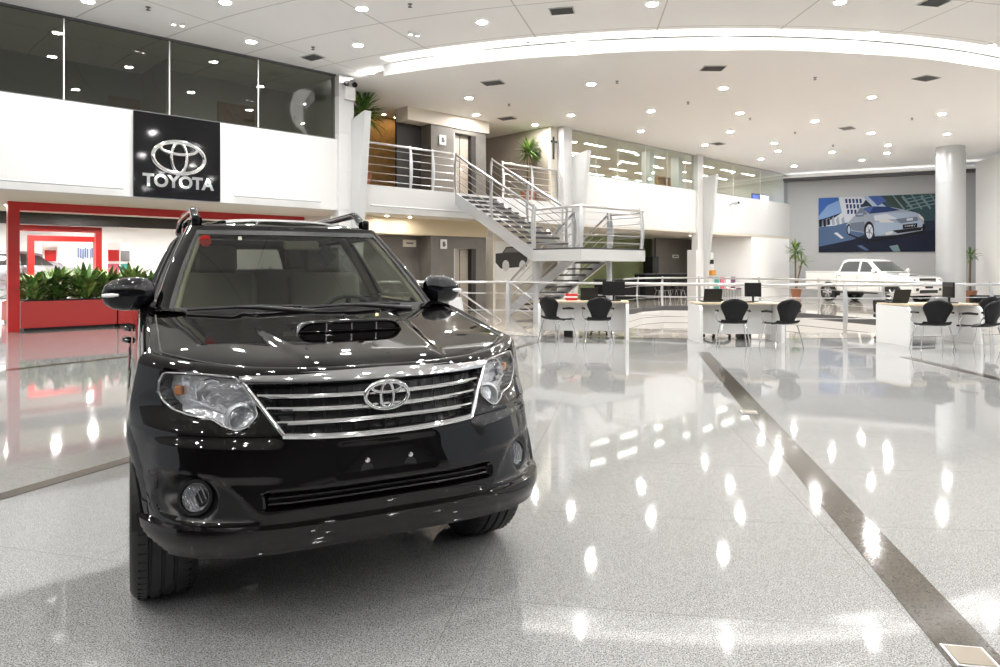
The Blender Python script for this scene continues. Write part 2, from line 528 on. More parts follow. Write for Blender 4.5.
def glazing(name, s0, s1, joints, z0, z1, m, frame_m, d=-0.1, top=0.05):
    """structure window: frame rails with one pane between each pair of joints"""
    mb = MB()
    fbox(mb, s0, s1, d - 0.03, d + 0.03, z0, z0 + 0.035); fbox(mb, s0, s1, d - 0.03, d + 0.03, z1 - top, z1)
    fr = struct(mb.build(name, frame_m))
    ed = [s0] + joints + [s1]
    for a, b in zip(ed, ed[1:]):
        fbox(MB(), a + 0.008, b - 0.008, d - 0.006, d + 0.006, z0 + 0.03, z1 - top).build('pane', m, fr)
    for j in joints:
        fbox(MB(), j - 0.012, j + 0.012, d - 0.012, d + 0.012, z0, z1).build('joint', M['paper'], fr)
    return fr
glazing('window_1', -7.4, SP[0] - 0.2, [-5.4, -3.3, -1.1, s_of(65), s_of(171), s_of(260)], ZP, ZO, M['pane_dark'], M['grey_dark'])
glazing('window_2', SP[1] + 0.25, SP[2] - 0.2, [s_of(598), s_of(620), s_of(647), s_of(669), s_of(687)], ZP, ZI, M['pane'], M['steel_paint'])
glazing('window_3', SP[2] + 0.2, 33.85, [s_of(735), s_of(762)], ZP, ZI, M['pane'], M['steel_paint'])

# ---- rooms behind the upper glass
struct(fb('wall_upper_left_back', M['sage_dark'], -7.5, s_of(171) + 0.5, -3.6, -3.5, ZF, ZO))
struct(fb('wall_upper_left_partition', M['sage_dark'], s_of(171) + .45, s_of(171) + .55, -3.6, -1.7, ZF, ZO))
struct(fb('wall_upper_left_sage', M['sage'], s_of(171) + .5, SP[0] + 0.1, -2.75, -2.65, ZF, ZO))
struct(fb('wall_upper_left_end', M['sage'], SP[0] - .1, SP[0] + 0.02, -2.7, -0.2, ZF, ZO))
struct(fb('door_1', M['wood_red'], s_of(171) - .35, s_of(171) + .40, -3.5, -3.44, ZF, ZF + 2.1))
struct(fb('door_2', M['wood'], s_of(262), s_of(262) + 1.0, -2.65, -2.60, ZF, ZF + 2.2))

# open lobby on the upper floor: lift tower, dark wall, warm wall, tan wall
struct(fb('wall_lobby_dark', M['dark_panel'], s_of(397, -1.7), s_of(432, -1.7), -1.8, -1.7, ZF, ZI - .15))
struct(fb('wall_lobby_warm', M['golden'], s_of(366, -3), s_of(404, -3), -3.1, -3.0, ZF, ZI))
STAN = s_of(549, -.3)
struct(fb('wall_lobby_tan', M['taupe_light'], STAN, STAN + .12, -9.0, -0.32, ZF, ZI))
struct(fb('wall_lobby_return', M['cream'], STAN, SP[1] + 0.2, -0.32, -0.22, ZF, ZI))
LS0, LS1 = s_of(431, -1.2), s_of(486, -1.2)
def lift(z0, z1, dz, nm, dk):
    """grey lift tower wall with its recessed door"""
    mb = MB()
    s0, s1, e0, e1 = LS0, LS1, s_of(454, -1.2), s_of(476, -1.2)
    d = -1.2
    for (a, b, c, e) in ((s0, e0, z0, z1), (e1, s1, z0, z1), (e0, e1, z0 + dz, z1)):
        zz = c
        while zz < e - 1e-3:
            zt = min(zz + 0.62, e); fbox(mb, a, b, d - 0.1, d, zz + 0.012, zt); fbox(mb, a, b, d - 0.1, d - .012, zz, zz + 0.012); zz = zt
    fbox(mb, s0, s0 + 0.1, d - 3, d - .1, z0, z1)
    struct(mb.build('wall_lift_' + nm, M['taupe']))
    w = e1 - e0
    fr = struct(fb('door_lift_' + nm, M['grey_dark'], e0, e1, d - 0.55, d - 0.5, z0, z0 + dz))
    fb('leaf', M['taupe_light'], e0 + 0.02, e0 + w * .78, d - 0.20, d - 0.16, z0, z0 + dz - .02, fr)
    fb('leaf_seam', M['dark_panel'], e0 + w * .38, e0 + w * .40, d - 0.165, d - 0.15, z0, z0 + dz - .02, fr)
    fb('jamb', M['dark_panel'], e1 - w * .2, e1, d - 0.3, d - .01, z0, z0 + dz, fr)
    fb('jamb', M['steel_paint'], e0, e0 + 0.05, d - 0.5, d - .01, z0, z0 + dz, fr)
    return d
lift(ZF, ZI - .4, 2.1, 'upper', 0)
lift(0, 2.45, 2.05, 'lower', 0)
struct(fb('trim_lift_soffit', M['cream'], s_of(397, -1.7), LS1 + .1, -1.75, -1.15, ZI - .4, ZI))
struct(fb('trim_lower_bulkhead', M['beige'], 8.6, LS1, -1.8, -1.12, 2.44, ZS))
# panelled wall to the left of the lift, ground floor
mb = MB(); zz = 0
while zz < 2.4:
    fbox(mb, 8.0, LS0, -1.9, -1.8, zz + 0.012, min(2.45, zz + .62)); fbox(mb, 8.0, LS0, -1.9, -1.812, zz, zz + 0.012); zz += .62
struct(mb.build('wall_lower_panel', M['taupe']))

# ground floor, right of the stairs
struct(fb('wall_lower_far', M['cream'], 13.9, 33.9, -7.1, -7.0, 0, ZS))
struct(fb('wall_lower_brown', M['taupe'], s_of(656, -4) , s_of(692, -4), -4.1, -4.0, 0, ZS))
struct(fb('wall_lower_beige', M['beige'], s_of(702, -3), s_of(757, -3), -3.1, -3.0, 0, ZS + 0.08))
struct(fb('wall_lower_white', M['white'], s_of(752), 33.9, -2.5, -0.03, 0, ZS + 0.1))
struct(fb('wall_lower_side', M['cream'], 13.9, 14.0, -7, -1.3, 0, ZS))
# deep end of the left ground floor: a glazed second showroom
struct(fb('wall_lower_left_back', M['white'], -12.0, 8.1, -12.1, -12.0, 0, ZS))
struct(fb('wall_lower_left_side', M['white'], 8.0, 8.1, -12, -1.8, 0, ZS))
struct(fb('ceiling_lower_left', M['cream'], -12.0, 8.1, -12.1, -9.5, ZS, ZS + 0.1))
struct(fb('trim_lower_left_beam', M['dark_panel'], -9.0, 8.0, -6.6, -6.4, 2.62, ZS))

# ---- grey end wall with the picture, white side wall, round column
GW0 = Vector((15.14, 36.54)); GU = Vector((0.897, -0.443)).normalized(); GN = Vector((-0.443, -0.897)).normalized()
GA = math.atan2(GU.y, GU.x)
def G(t, d=0.0, z=0.0):
    p = GW0 + GU * t + GN * d; return Vector((p.x, p.y, z))
def gb(name, m, t0, t1, d0, d1, z0, z1, parent=None):
    mb = MB(); mb.box(G((t0 + t1) / 2, (d0 + d1) / 2, (z0 + z1) / 2), (t1 - t0, d1 - d0, z1 - z0), rz=GA)
    return mb.build(name, m, parent)
struct(gb('wall_end', M['grey_wall'], -0.3, 9, -0.15, 0, 0, ZI))
struct(gb('trim_end_bulkhead', M['white'], -0.3, 9, .42, 0.5, 6.06, 6.14))
struct(gb('trim_end_beam', M['grey_dark'], -0.3, 9, 0, 0.42, 5.92, 6.08))  # bulkhead front in shadow; that shade is put into its dark grey
tag(gb('cove_light', M['cove'], -0.2, 8.6, .08, .36, 6.085, 6.10), 'band of white light hidden on the beam above the blue picture', 'cove light')
p, q = Vector((21.95, 32.3)), Vector((20.3, 26.0)); d = (q - p).normalized(); nn = Vector((d.y, -d.x)) * -0.15
mb = MB(); mb.prism([p, p + d * 16, p + d * 16 + nn, p + nn], 0, ZI); struct(mb.build('wall_right', M['white']))
mb = MB(); prof = [(0.52, 0.0)]
for z in (1.2, 2.42, 3.64, 4.86, 6.0): prof += [(0.52, z - 0.012), (0.505, z - 0.010), (0.505, z + 0.010), (0.52, z + 0.012)]
prof += [(0.52, 6.02), (0.50, 6.03), (0.50, ZI)]
mb.lathe(prof, (18.15, 28.2, 0), 40); struct(mb.build('column', M['steel_paint'], smooth=40))
# building shell out of the frame
def slab(name, m, x0, x1, y0, y1, z0, z1):
    mb = MB(); mb.box(((x0 + x1) / 2, (y0 + y1) / 2, (z0 + z1) / 2), (x1 - x0, y1 - y0, z1 - z0)); return struct(mb.build(name, m))
slab('wall_back', M['grey_dark'], -26, 26, -11.2, -11, 0, ZO)

# ------------------------------------------------------------------ ceiling lights, vents, sprinklers
mb = MB(); mb.lathe([(0.15, 0.0), (0.16, -0.008), (0.125, -0.012), (0.122, 0.0)], seg=24); ring_me = mb
def make_downlight(r):
    t = thing('ceiling_downlight', 'recessed downlight', 'ceiling light')
    mb = MB(); mb.lathe([(r * 1.22, 0.0), (r * 1.25, -0.01), (r * 1.02, -0.014), (r, -0.004)], seg=24, cap=False); mb.build('trim_ring', M['white'], t, 40)
    mb = MB(); mb.lathe([(r, -0.006), (r * .6, -0.012), (0.0, -0.014)], seg=20); mb.build('diffuser', M['downlight'], t)
    return t
vis = [(88, 1), (225, 2), (362, 8.5), (251, 41.5), (358, 45), (371, 72), (457, 53), (482, 22), (652, 4), (840, 2), (580, 38.5), (727, 31), (872, 33), (990, 46)]
inn = [(469, 98), (591, 84), (723, 88), (872, 97), (942, 114), (947, 134), (871, 133), (651, 111), (740, 113), (815, 121), (571, 115), (641, 131), (730, 131.5),
       (774, 143), (705, 145), (778, 151), (832, 152), (888, 145), (887, 153), (761, 159), (794, 166), (862, 160)]
first = make_downlight(0.098)
spots = []
for px, py in vis: spots.append((ground(px, py, ZO), px, py, 'o'))
for px, py in inn: spots.append((ground(px, py, ZI), px, py, 'i'))
# rows by height in the view, counted from the camera outwards
def row_labels(items, where):
    items = sorted(items, key=lambda q: q[2]); rows = []
    for q in items:
        if rows and q[2] - rows[-1][0][2] < 9: rows[-1].append(q)
        else: rows.append([q])
    out = {}
    for i, r in enumerate(rows):
        r.sort(key=lambda q: q[1])
        for j, q in enumerate(r):
            if len(r) == 1: out[(q[1], q[2])] = f'lone downlight in the {ORD(i)} row of {where}'
            else: out[(q[1], q[2])] = f'downlight, {ORD(j)} from left in {ORD(i)} row of {where}'
    return out
labs = row_labels([q for q in spots if q[3] == 'o'], 'ceiling before the light band')
labs.update(row_labels([q for q in spots if q[3] == 'i'], 'ceiling past the light band'))
for i, (p, px, py, k) in enumerate(spots):
    z = ZO if k == 'o' else ZI
    o = first if i == 0 else dup(first)
    o.location = (p.x, p.y, z - 0.001); o['label'] = labs[(px, py)]; o['group'] = 'recessed ceiling downlights'
# the same lamps go on over the camera's head and to its sides, outside the frame
for r in (18.8, 22.2, 25.6, 29.0, 32.6, 36.2):
    n = int(2 * pi * r / 3.3)
    for k in range(n):
        t = 2 * pi * (k + 0.5 * (int(r * 10) % 2)) / n
        x, y = CX + r * math.cos(t), CY + r * math.sin(t)
        if not (-14 < x < 22 and -9 < y < 24): continue
        if (x - F0.x) * FN.x + (y - F0.y) * FN.y < 0.8: continue
        if y > 0.5:
            ix, iy = 500 + FPX * x / y, HOR - FPX * (ZO - EYE) / y
            if -25 < ix < 1025 and iy > -8: continue
        o = dup(first, (x, y, ZO - 0.001), label='round downlight over the hall outside the picture', group='downlights outside the picture')

for (px, py, k, lab) in ((562, 10.5, 'o', 'square grey air vent in the jointed ceiling near the top edge'), (713, 68, 'i', 'grey air vent just beyond the middle of the light band'),
        (926, 78, 'i', 'grey air vent beyond the right end of the light band'), (493, 82.5, 'i', 'grey air vent beyond the left end of the light band'),
        (507, 118, 'i', 'small grey air vent above the upper lift lobby'), (847, 128, 'i', 'small grey air vent far back above the column side'),
        (718, 143.5, 'i', 'small grey air vent close to the office glass'), (934, 2, 'o', 'grey air vent at the top right corner of the ceiling'), (313, 57, 'o', 'grey air vent beside the smoked glass and white pillar')):
    z = ZO if k == 'o' else ZI
    p = ground(px, py, z)
    w = 0.36 if k == 'o' else 0.42
    t = thing('ceiling_vent', lab, 'air vent', (p.x, p.y, z), math.atan2(p.y - CY, p.x - CX), 'ceiling air vents')
    mb = MB(); mb.box((0, 0, -0.008), (w, w * 1.35, 0.016), bev=0.004); mb.build('frame', M['fin'], t)
    mb = MB()
    for q in range(7): mb.box((w * (-0.39 + 0.13 * q), 0, -0.02), (w * .09, w * 1.2, 0.012), ry=0.5)
    mb.build('louvres', M['vent'], t)
sp = [(528, 40, 'o'), (617, 81, 'i'), (688, 102, 'i'), (815, 77.5, 'i'), (750, 118, 'i'), (795, 132, 'i'), (912, 118, 'i'), (509, 104, 'i'), (833, 145, 'i'), (148, 7, 'o'), (313, 47, 'o'), (410, 4, 'o')]
near = ['above the left part of the light band', 'beyond the light band left of its middle', 'beyond the middle of the light band', 'beyond the right part of the light band', 'in the mid ceiling below its central downlights',
        'far back above the office glass', 'far back above the column', 'over the upper lift lobby', 'far back above the picture wall', 'at the top left above the smoked glass', 'beside the vent near the white pillar', 'at the top edge left of centre']
for (px, py, k), nr in zip(sp, near):
    z = ZO if k == 'o' else ZI
    p = ground(px, py, z)
    mb = MB(); mb.lathe([(0.045, 0), (0.045, -0.008), (0.012, -0.012), (0.012, -0.05), (0.04, -0.055), (0.04, -0.062), (0, -0.064)], seg=12)
    tag(mb.build('sprinkler', M['vent'], None, 40, (p.x, p.y, z)), 'small dark sprinkler head ' + nr, 'sprinkler', 'ceiling sprinklers')
for (px, py, lab) in ((178, 22, 'twin white spotlights on the ceiling above the smoked glass'), (414, 32, 'twin white spotlights on the ceiling left of the light band')):
    p = ground(px, py, ZO)
    t = thing('twin_spotlight', lab, 'spotlight', (p.x, p.y, ZO), 0.5)
    mb = MB(); mb.box((0, 0, -0.015), (0.26, 0.12, 0.03), bev=0.005); mb.build('plate', M['white'], t)
    for x in (-.08, .08):
        l_ = MB().lathe([(0.045, -0.03), (0.05, -0.07), (0.03, -0.072)], (x, 0, 0), 14).build('lamp', M['white'], t, 40)
        MB().lathe([(0.04, -0.0735), (0, -0.0735)], (x, 0, 0), 14).build('lens', M['cove'], l_)
# lamps under the mezzanine and in the lobby: warm spots and flush lights
def small_lamp(name, lab, cat, p, r, m, group):
    t = thing(name, lab, cat, p, 0, group)
    MB().lathe([(r * 1.25, 0), (r * 1.25, -0.012), (r, -0.014), (r, -.008)], seg=16, cap=False).build('trim_ring', M['white'], t, 40)
    MB().lathe([(r, -0.010), (0, -0.012)], seg=16).build('diffuser', m, t)
for k, (px, py) in enumerate([(10, 205), (56, 207), (93, 212), (62, 216), (160, 222)]):
    p = ground(px, py, ZS)
    small_lamp('soffit_downlight', f'flush downlight in the low ceiling over the red frame, {ORD(k)} from the left', 'ceiling light', (p.x, p.y, ZS - .001), 0.10, M['downlight'], 'downlights under the mezzanine')
for k, (px, py) in enumerate([(410, 223), (387, 228)]):
    p = F(s_of(px, -0.7), -0.7, ZS)
    small_lamp('soffit_downlight', ['warm downlight over the lift wall, right one of two', 'warm downlight over the lift wall, left one of two'][k], 'ceiling light', p - Vector((0, 0, .001)), 0.045, M['downlight'], 'downlights by the lower lift')
for k, (px, py) in enumerate([(690, 237), (741, 241)]):
    p = F(s_of(px, -1.5), -1.5, ZS)
    small_lamp('soffit_downlight', ['flush downlight in the low ceiling left of the clad pillar', 'flush downlight in the low ceiling over the beige wall'][k], 'ceiling light', p - Vector((0, 0, .001)), 0.05, M['downlight'], 'downlights by the reception')
for k, (s, d) in enumerate([(13.5, -2.5), (16, -4), (18.5, -3), (21, -5), (28, -2), (-7, -4.6), (-3.5, -4.6), (0, -4.6), (3.5, -4.6), (6.4, -4.2), (-7, -7.8), (-4, -7.8), (-1, -7.8), (2, -7.8), (5, -7.8), (-8, -10.6), (-5, -10.6), (-2, -10.6), (1, -10.6), (4, -10.6), (7, -10)]):  # extra lamps added to brighten the space under the mezzanine
    p = F(s, d, ZS)
    small_lamp('soffit_downlight', 'added downlight deep under the mezzanine', 'ceiling light', p - Vector((0, 0, .001)), 0.085 if s < 8 else 0.06, M['downlight'], 'added downlights deep under the mezzanine')
for k, (s, d) in enumerate([(s_of(384, -2.6), -2.6), (s_of(396, -2.7), -2.7), (s_of(405, -1.5), -1.5)]):
    p = F(s, d, ZI)
    small_lamp('lobby_spotlight', f'warm spotlight over the golden lobby wall, {ORD(k)} of three', 'spotlight', p - Vector((0, 0, .001)), 0.06, M['warm'], 'warm lobby spotlights')
for k, (s, d) in enumerate([(12.5, -0.6), (15.0, -0.4)]):
    p = F(s, d, ZI)
    small_lamp('lobby_downlight', ['flush downlight over the upper lift door', 'flush downlight over the top of the stairs'][k], 'ceiling light', p - Vector((0, 0, .001)), 0.09, M['downlight'], 'lobby downlights')
# ------------------------------------------------------------------ the black off-road wagon
M['paint'] = mat('black_metallic_paint', (0.0022, 0.0018, 0.0017), 0.03, 0.0, 0.55)
M['satin'] = mat('satin_black_plastic', (0.009, 0.009, 0.009), 0.36)
M['tyre'] = mat('tyre_rubber', (0.016, 0.016, 0.016), 0.62, bump=(60, 0.08))
M['tyre_groove'] = mat('tyre_groove', (0.004, 0.004, 0.004), 0.9)
M['alloy'] = mat('alloy_wheel', (0.55, 0.55, 0.56), 0.25, 0.9)
M['windscreen'] = glass('windscreen_glass', (0.60, 0.64, 0.58), 1.5)
M['privacy'] = glass('privacy_glass', (0.20, 0.21, 0.20), 1.5)
M['lens'] = glass('clear_lens', (0.93, 0.94, 0.95), 1.4)
M['reflector'] = mat('lamp_reflector', (0.88, 0.88, 0.90), 0.12, 0.72, bump=(20, 0.9))
M['fog_reflector'] = mat('fog_reflector', (0.55, 0.55, 0.57), 0.2, 0.85, bump=(70, 1.0))
M['amber'] = mat('amber_lens', (0.50, 0.20, 0.08), 0.2)
M['tail'] = mat('red_tail_lens', (0.40, 0.01, 0.01), 0.12)
M['leather'] = mat('beige_leather', (0.21, 0.185, 0.145), 0.5, bump=(80, 0.1))
M['trim_beige'] = mat('beige_trim', (0.30, 0.275, 0.215), 0.6)
M['dash'] = mat('dark_dashboard', (0.055, 0.058, 0.055), 0.5, bump=(120, 0.1))
M['rubber'] = mat('black_rubber', (0.006, 0.006, 0.006), 0.5)
M['mirror_glass'] = mat('mirror_glass', (0.7, 0.72, 0.72), 0.03, 1.0)
M['badge_text'] = M['chrome']

def lerp(a, b, t): return a + (b - a) * t
def interp(z, zs, vs):
    if z <= zs[0]: return vs[0]
    for i in range(len(zs) - 1):
        if z <= zs[i + 1]: return lerp(vs[i], vs[i + 1], (z - zs[i]) / (zs[i + 1] - zs[i]))
    return vs[-1]
def sstep(a, b, x):
    t = min(1, max(0, (x - a) / (b - a))); return t * t * (3 - 2 * t)
def band(x, a, b, e): return sstep(a - e, a + e, x) * (1 - sstep(b - e, b + e, x))
def sd_poly(p, poly):
    """signed distance, negative inside"""
    d = 1e9; ins = False; n = len(poly)
    for i in range(n):
        ax, ay = poly[i]; bx, by = poly[(i + 1) % n]
        ex, ey = bx - ax, by - ay; wx, wy = p[0] - ax, p[1] - ay
        t = min(1, max(0, (wx * ex + wy * ey) / (ex * ex + ey * ey)))
        d = min(d, math.hypot(wx - ex * t, wy - ey * t))
        if (ay > p[1]) != (by > p[1]) and p[0] < ex * (p[1] - ay) / ey + ax: ins = not ins
    return -d if ins else d
def resample(pts, n):
    L = [0.0]
    for a, b in zip(pts, pts[1:]): L.append(L[-1] + (Vector(b) - Vector(a)).length)
    out = []; j = 0
    for k in range(n):
        t = L[-1] * k / (n - 1)
        while j < len(L) - 2 and L[j + 1] < t: j += 1
        q = (t - L[j]) / max(1e-9, L[j + 1] - L[j])
        out.append(tuple(lerp(pts[j][c], pts[j + 1][c], q) for c in range(len(pts[0]))))
    return out

ZT = [.28, .36, .45, .55, .65, .75, .82, .90, .98, 1.05]
XFT = [.78, .83, .86, .875, .875, .865, .855, .84, .815, .785]
WT = [.79, .835, .862, .882, .897, .904, .905, .90, .882, .86]
NT = [4.8, 4.6, 4.2, 3.5, 3.0, 2.6, 2.35, 2.2, 2.2, 2.2]
MT = [2.4, 2.4, 2.2, 1.75, 1.5, 1.4, 1.4, 1.05, 1.12, 1.12]
XA, XR = .30, -3.74
def wid(z): return interp(z, ZT, WT)
def nose(y, z):
    xf, w, n, m = interp(z, ZT, XFT), wid(z), interp(z, ZT, NT), interp(z, ZT, MT)
    r = min(abs(y) / w, 1)
    return XA + (xf - XA) * (1 - r ** n) ** (1 / m)
def nose_n(y, z):
    e = 0.004
    dy = (nose(y + e, z) - nose(y - e, z)) / (2 * e); dz = (nose(y, z + e) - nose(y, z - e)) / (2 * e)
    return Vector((1, -dy, -dz)).normalized()
def on_nose(y, z, off=0.0):
    return Vector((nose(y, z), y, z)) + nose_n(y, z) * off

LAMP_UP = [(.797, .955), (.797, .995), (.780, 1.028), (.718, 1.031), (.637, 1.030), (.540, 1.022), (.507, .986), (.480, .928), (.470, .884)]
LAMP_LO = [(.797, .955), (.783, .922), (.748, .892), (.690, .876), (.622, .868), (.590, .848), (.551, .834), (.514, .842), (.470, .884)]
LAMP = LAMP_UP + LAMP_LO[-2:0:-1]
GRILLE = [(-.500, .992), (-.383, .818), (-.22, .806), (0, .802), (.22, .806), (.383, .818), (.500, .992), (.25, 1.0), (0, 1.003), (-.25, 1.0)]
TUSK = [(.80, .680), (.62, .668), (.555, .615), (.475, .515), (.66, .512), (.80, .522), (.826, .57)]
def feature(y, z):
    """how far the fascia is pushed in, and which material shows"""
    ay = abs(y); d = 0.0; mi = 0
    if z < .505: d -= .026 * (1 - sstep(.493, .504, z)) * (1 - .55 * (1 - sstep(.40, .47, z)))
    if .44 < z < .68:
        s = sd_poly((ay, z), TUSK)
        d += .010 * (1 - sstep(-.014, .006, s))
        if s < 0: mi = 1
        r = math.hypot((ay - .708) / 1.12, z - .597)
        d += .045 * (1 - sstep(.058, .082, r))
        k = band(ay, -1, .455, .012) * band(z, .556, .612, .006)
        d += .075 * k
        if k > .25: mi = 1
    if z < .64: d += .0
    if z > .78:
        s = sd_poly((y, z), GRILLE); d += .055 * (1 - sstep(-.012, .004, s))
        if s < .0: mi = 1
        s = sd_poly((ay, z), LAMP); d += .060 * (1 - sstep(-.012, .0, s))
        if s < -.002: mi = 1
    k = band(z, .645, .770, .004) * band(ay, -1, .205, .004); d += .004 * k
    d -= .012 * band(z, .66, .785, .012) * (1 - band(ay, -1, .42, .05)) * (1 - sstep(.78, .86, ay))
    return d, mi
def ztop(x): return lerp(1.012, 1.145, sstep(.75, -.75, x))
def zmap(z, x):
    if z < .9: return z
    return .9 + (z - .9) * (ztop(x) - .9) / (1.0 - .9)

NF, NS, NR = 96, 84, 26
def half_loop(z, inset=0.0):
    """plan outline at a height: front centre, corner, side, rear corner, rear centre"""
    w = wid(z)
    f = [(nose(w * math.sin(t) ** .9 if t > 0 else 0, z), w * (math.sin(t) ** .9 if t > 0 else 0)) for t in [pi / 2 * k / 300 for k in range(301)]]
    f[-1] = (XA, w)
    f = resample(f, NF)
    s = [(lerp(XA, XR + .22, k / NS), w) for k in range(1, NS + 1)]
    r = [(XR + .22 - .22 * math.sin(t), w - .22 + .22 * math.cos(t)) for t in [pi / 2 * k / 10 for k in range(1, 11)]]
    r += [(XR - .03 * (1 - (k / (NR - 10))) * 0, lerp(w - .22, 0, k / (NR - 10))) for k in range(1, NR - 9)]
    pts = f + s + r
    if inset:
        out = []
        for i, p in enumerate(pts):
            a, b = Vector(pts[max(i - 1, 0)]), Vector(pts[min(i + 1, len(pts) - 1)])
            t = (b - a).normalized(); nrm = Vector((t.y, -t.x))
            if i == 0: nrm = Vector((-1, 0))
            elif nrm.y > 0 and i > NF: nrm = Vector((0, -1)) if i < NF + NS else nrm
            q = Vector(p) + (nrm if nrm.dot(Vector((-.9, 0)) - Vector(p)) > 0 else -nrm) * inset
            if i == 0: q.y = 0
            if q.y < 0: q.y = 0
            out.append((q.x, q.y))
        pts = out
    return pts
ARCH_Z, ARCH_R, WB = .395, .452, 2.75
def in_arch(x, y, z):
    if abs(y) < .60: return False
    for ax in (0.0, -WB):
        if math.hypot(x - ax, z - ARCH_Z) < ARCH_R: return True
        if z < ARCH_Z and abs(x - ax) < ARCH_R: return True
    if z < .505 and -.3 < x < .43 + (.505 - z) * 2.1 and abs(y) > .70: return True
    return False
levels = sorted([.395 + (1.0 - .395) * k / 54 for k in range(55)] + [.494, .499, .504, .551, .556, .561, .608, .613, .617])
SH_R = .050
rows = []
for z in levels: rows.append([(x, y, z) for x, y in half_loop(z)])
for k in range(1, 8):
    a = pi / 2 * k / 7
    rows.append([(x, y, 1.0 + SH_R * math.sin(a) * .75) for x, y in half_loop(1.0, SH_R * (1 - math.cos(a)))])
TOPROW = []
def shell_half(sgn, mb):
    vs = []; mis = []
    for i, row in enumerate(rows):
        vr, mr = [], []
        for j, (x, y, z) in enumerate(row):
            p = Vector((x, y, zmap(z, x))); mi = 0
            if j < NF and i < len(levels) + 1:
                d, mi = feature(y, z)
                if d and x > .2: p -= nose_n(min(y, wid(z) * .97), z) * d
            if x < .05:      # slight barrel to the doors, waist crease
                k = sstep(.05, -.3, x)
                p.y += k * (.012 * band(z, .74, .80, .02) - .03 * (1 - sstep(.42, .62, z)))
            p.y *= sgn
            vr.append(mb.b.verts.new(p)); mr.append(mi)
        vs.append(vr); mis.append(mr)
    if sgn > 0:
        TOPROW.extend([(v.co.x, v.co.y, v.co.z) for v in vs[-1]])
    for i in range(len(vs) - 1):
        for j in range(len(vs[0]) - 1):
            q = (vs[i][j], vs[i][j + 1], vs[i + 1][j + 1], vs[i + 1][j])
            c = sum((v.co for v in q), Vector()) / 4
            if in_arch(c.x, c.y, c.z): continue
            mb.mi = 1 if mis[i][j] + mis[i][j + 1] + mis[i + 1][j] + mis[i + 1][j + 1] >= 3 else 0
            mb.face(q if sgn < 0 else q[::-1])
    mb.mi = 0

def hood_z(x):
    return interp(-x, [-.80, -.76, -.70, -.60, -.25, .10, .42, .60], [1.045, 1.058, 1.072, 1.090, 1.136, 1.178, 1.212, 1.232])
def edge_at(x):
    """outer edge of the top surface at station x: (y, z)"""
    t = TOPROW
    for a, b in zip(t, t[1:]):
        if a[0] >= x >= b[0] and a[0] > b[0]:
            q = (a[0] - x) / (a[0] - b[0]); return lerp(a[1], b[1], q), lerp(a[2], b[2], q)
    return t[NF][1], t[NF][2]
def hood_pt(x, f):
    ye, ze = edge_at(x); y = ye * f
    zc = hood_z(x)
    e = abs(f) ** 4.5
    z = lerp(zc, ze, e)
    dome = lerp(.40, .30, sstep(-.25, .76, x))
    z += .011 * (1 - sstep(dome - .02, dome + .022, abs(y))) * (1 - sstep(.66, .79, x)) - .008
    return Vector((x, y, z if abs(f) < .999 else ze))
XC = -.44       # rear edge of the bonnet
def hood_grid(mb):
    x0 = TOPROW[0][0]
    xsn = [x0 - .0005] + [x0 - .0012 * k ** 2 for k in range(1, 12)]
    x = xsn[-1]
    while x > XC: x -= .028; xsn.append(x)
    fr = [k / 46 for k in range(-46, 47)]
    mb.grid([[hood_pt(x, f) for f in fr] for x in xsn])

# greenhouse: stacked outlines from the waist to the roof gutter
GZ0, GZ1 = 1.13, 1.70
def gh(v, u):
    """v 0..1 height; u: 0..1 windscreen, 1..2 pillar, 2..3 side, 3..4 rear corner, 4..5 tail"""
    z = lerp(GZ0, GZ1, v); b = math.sin(v * pi) * .018
    wf = lerp(.752, .532, v) + b; ws = lerp(.815, .590, v) + b * 1.2
    xc = lerp(-.385, -1.125, v ** .96); xcc = xc + lerp(.13, .085, v)
    xr = lerp(-3.62, -3.38, v ** 1.3)
    if u <= 1: return Vector((xcc - (xcc - xc) * u ** 2, wf * u, z))
    if u <= 2:
        t = (u - 1) * pi / 2
        return Vector((xc - .085 * (1 - math.cos(t)) - .01 * math.sin(t), wf + (ws - wf) * math.sin(t), z))
    x2 = xc - .095
    if u <= 3: return Vector((lerp(x2, xr + .12, u - 2), ws - .03 * (u - 2) ** 2, z))
    if u <= 4:
        t = (u - 3) * pi / 2; return Vector((xr + .12 - .12 * math.sin(t), ws - .03 - .14 * (1 - math.cos(t)), z))
    return Vector((xr - .03 * math.sin((u - 4) * pi / 2), (ws - .17) * (5 - u), z))
GU_ = [k / 14 for k in range(14)] + [1 + k / 5 for k in range(5)] + [2 + k / 50 for k in range(50)] + [3 + k / 5 for k in range(5)] + [4 + k / 8 for k in range(9)]
GV_ = [k / 20 for k in range(21)]
WIN = [('windscreen', -1, 1.0, .10, .955), ('front_door_glass', 2.04, 2.34, .14, .90), ('rear_door_glass', 2.40, 2.68, .14, .90), ('quarter_glass', 2.74, 2.96, .16, .88), ('tail_glass', 4.25, 5.1, .18, .92)]
def in_win(u, v):
    for n, a, b, c, d in WIN:
        if a < u < b and c < v < d: return True
    return False
def roof_pt(t, u):
    e = gh(1.0, u); c = Vector((min(max(e.x, -3.0), -1.35), 0, 0))
    q = Vector((lerp(e.x, c.x, t * .0) , e.y * (1 - t), 0))
    k = min(1, max(0, (e.x + 3.42) / 2.4))
    crown = .105 * math.sin(pi * min(1, max(0, .10 + k * .80))) ** .6
    s = 1 - (1 - t) ** 2.2
    z = GZ1 + crown * s * (1 if e.x < -1.2 else .0)
    return Vector((q.x, q.y, z))

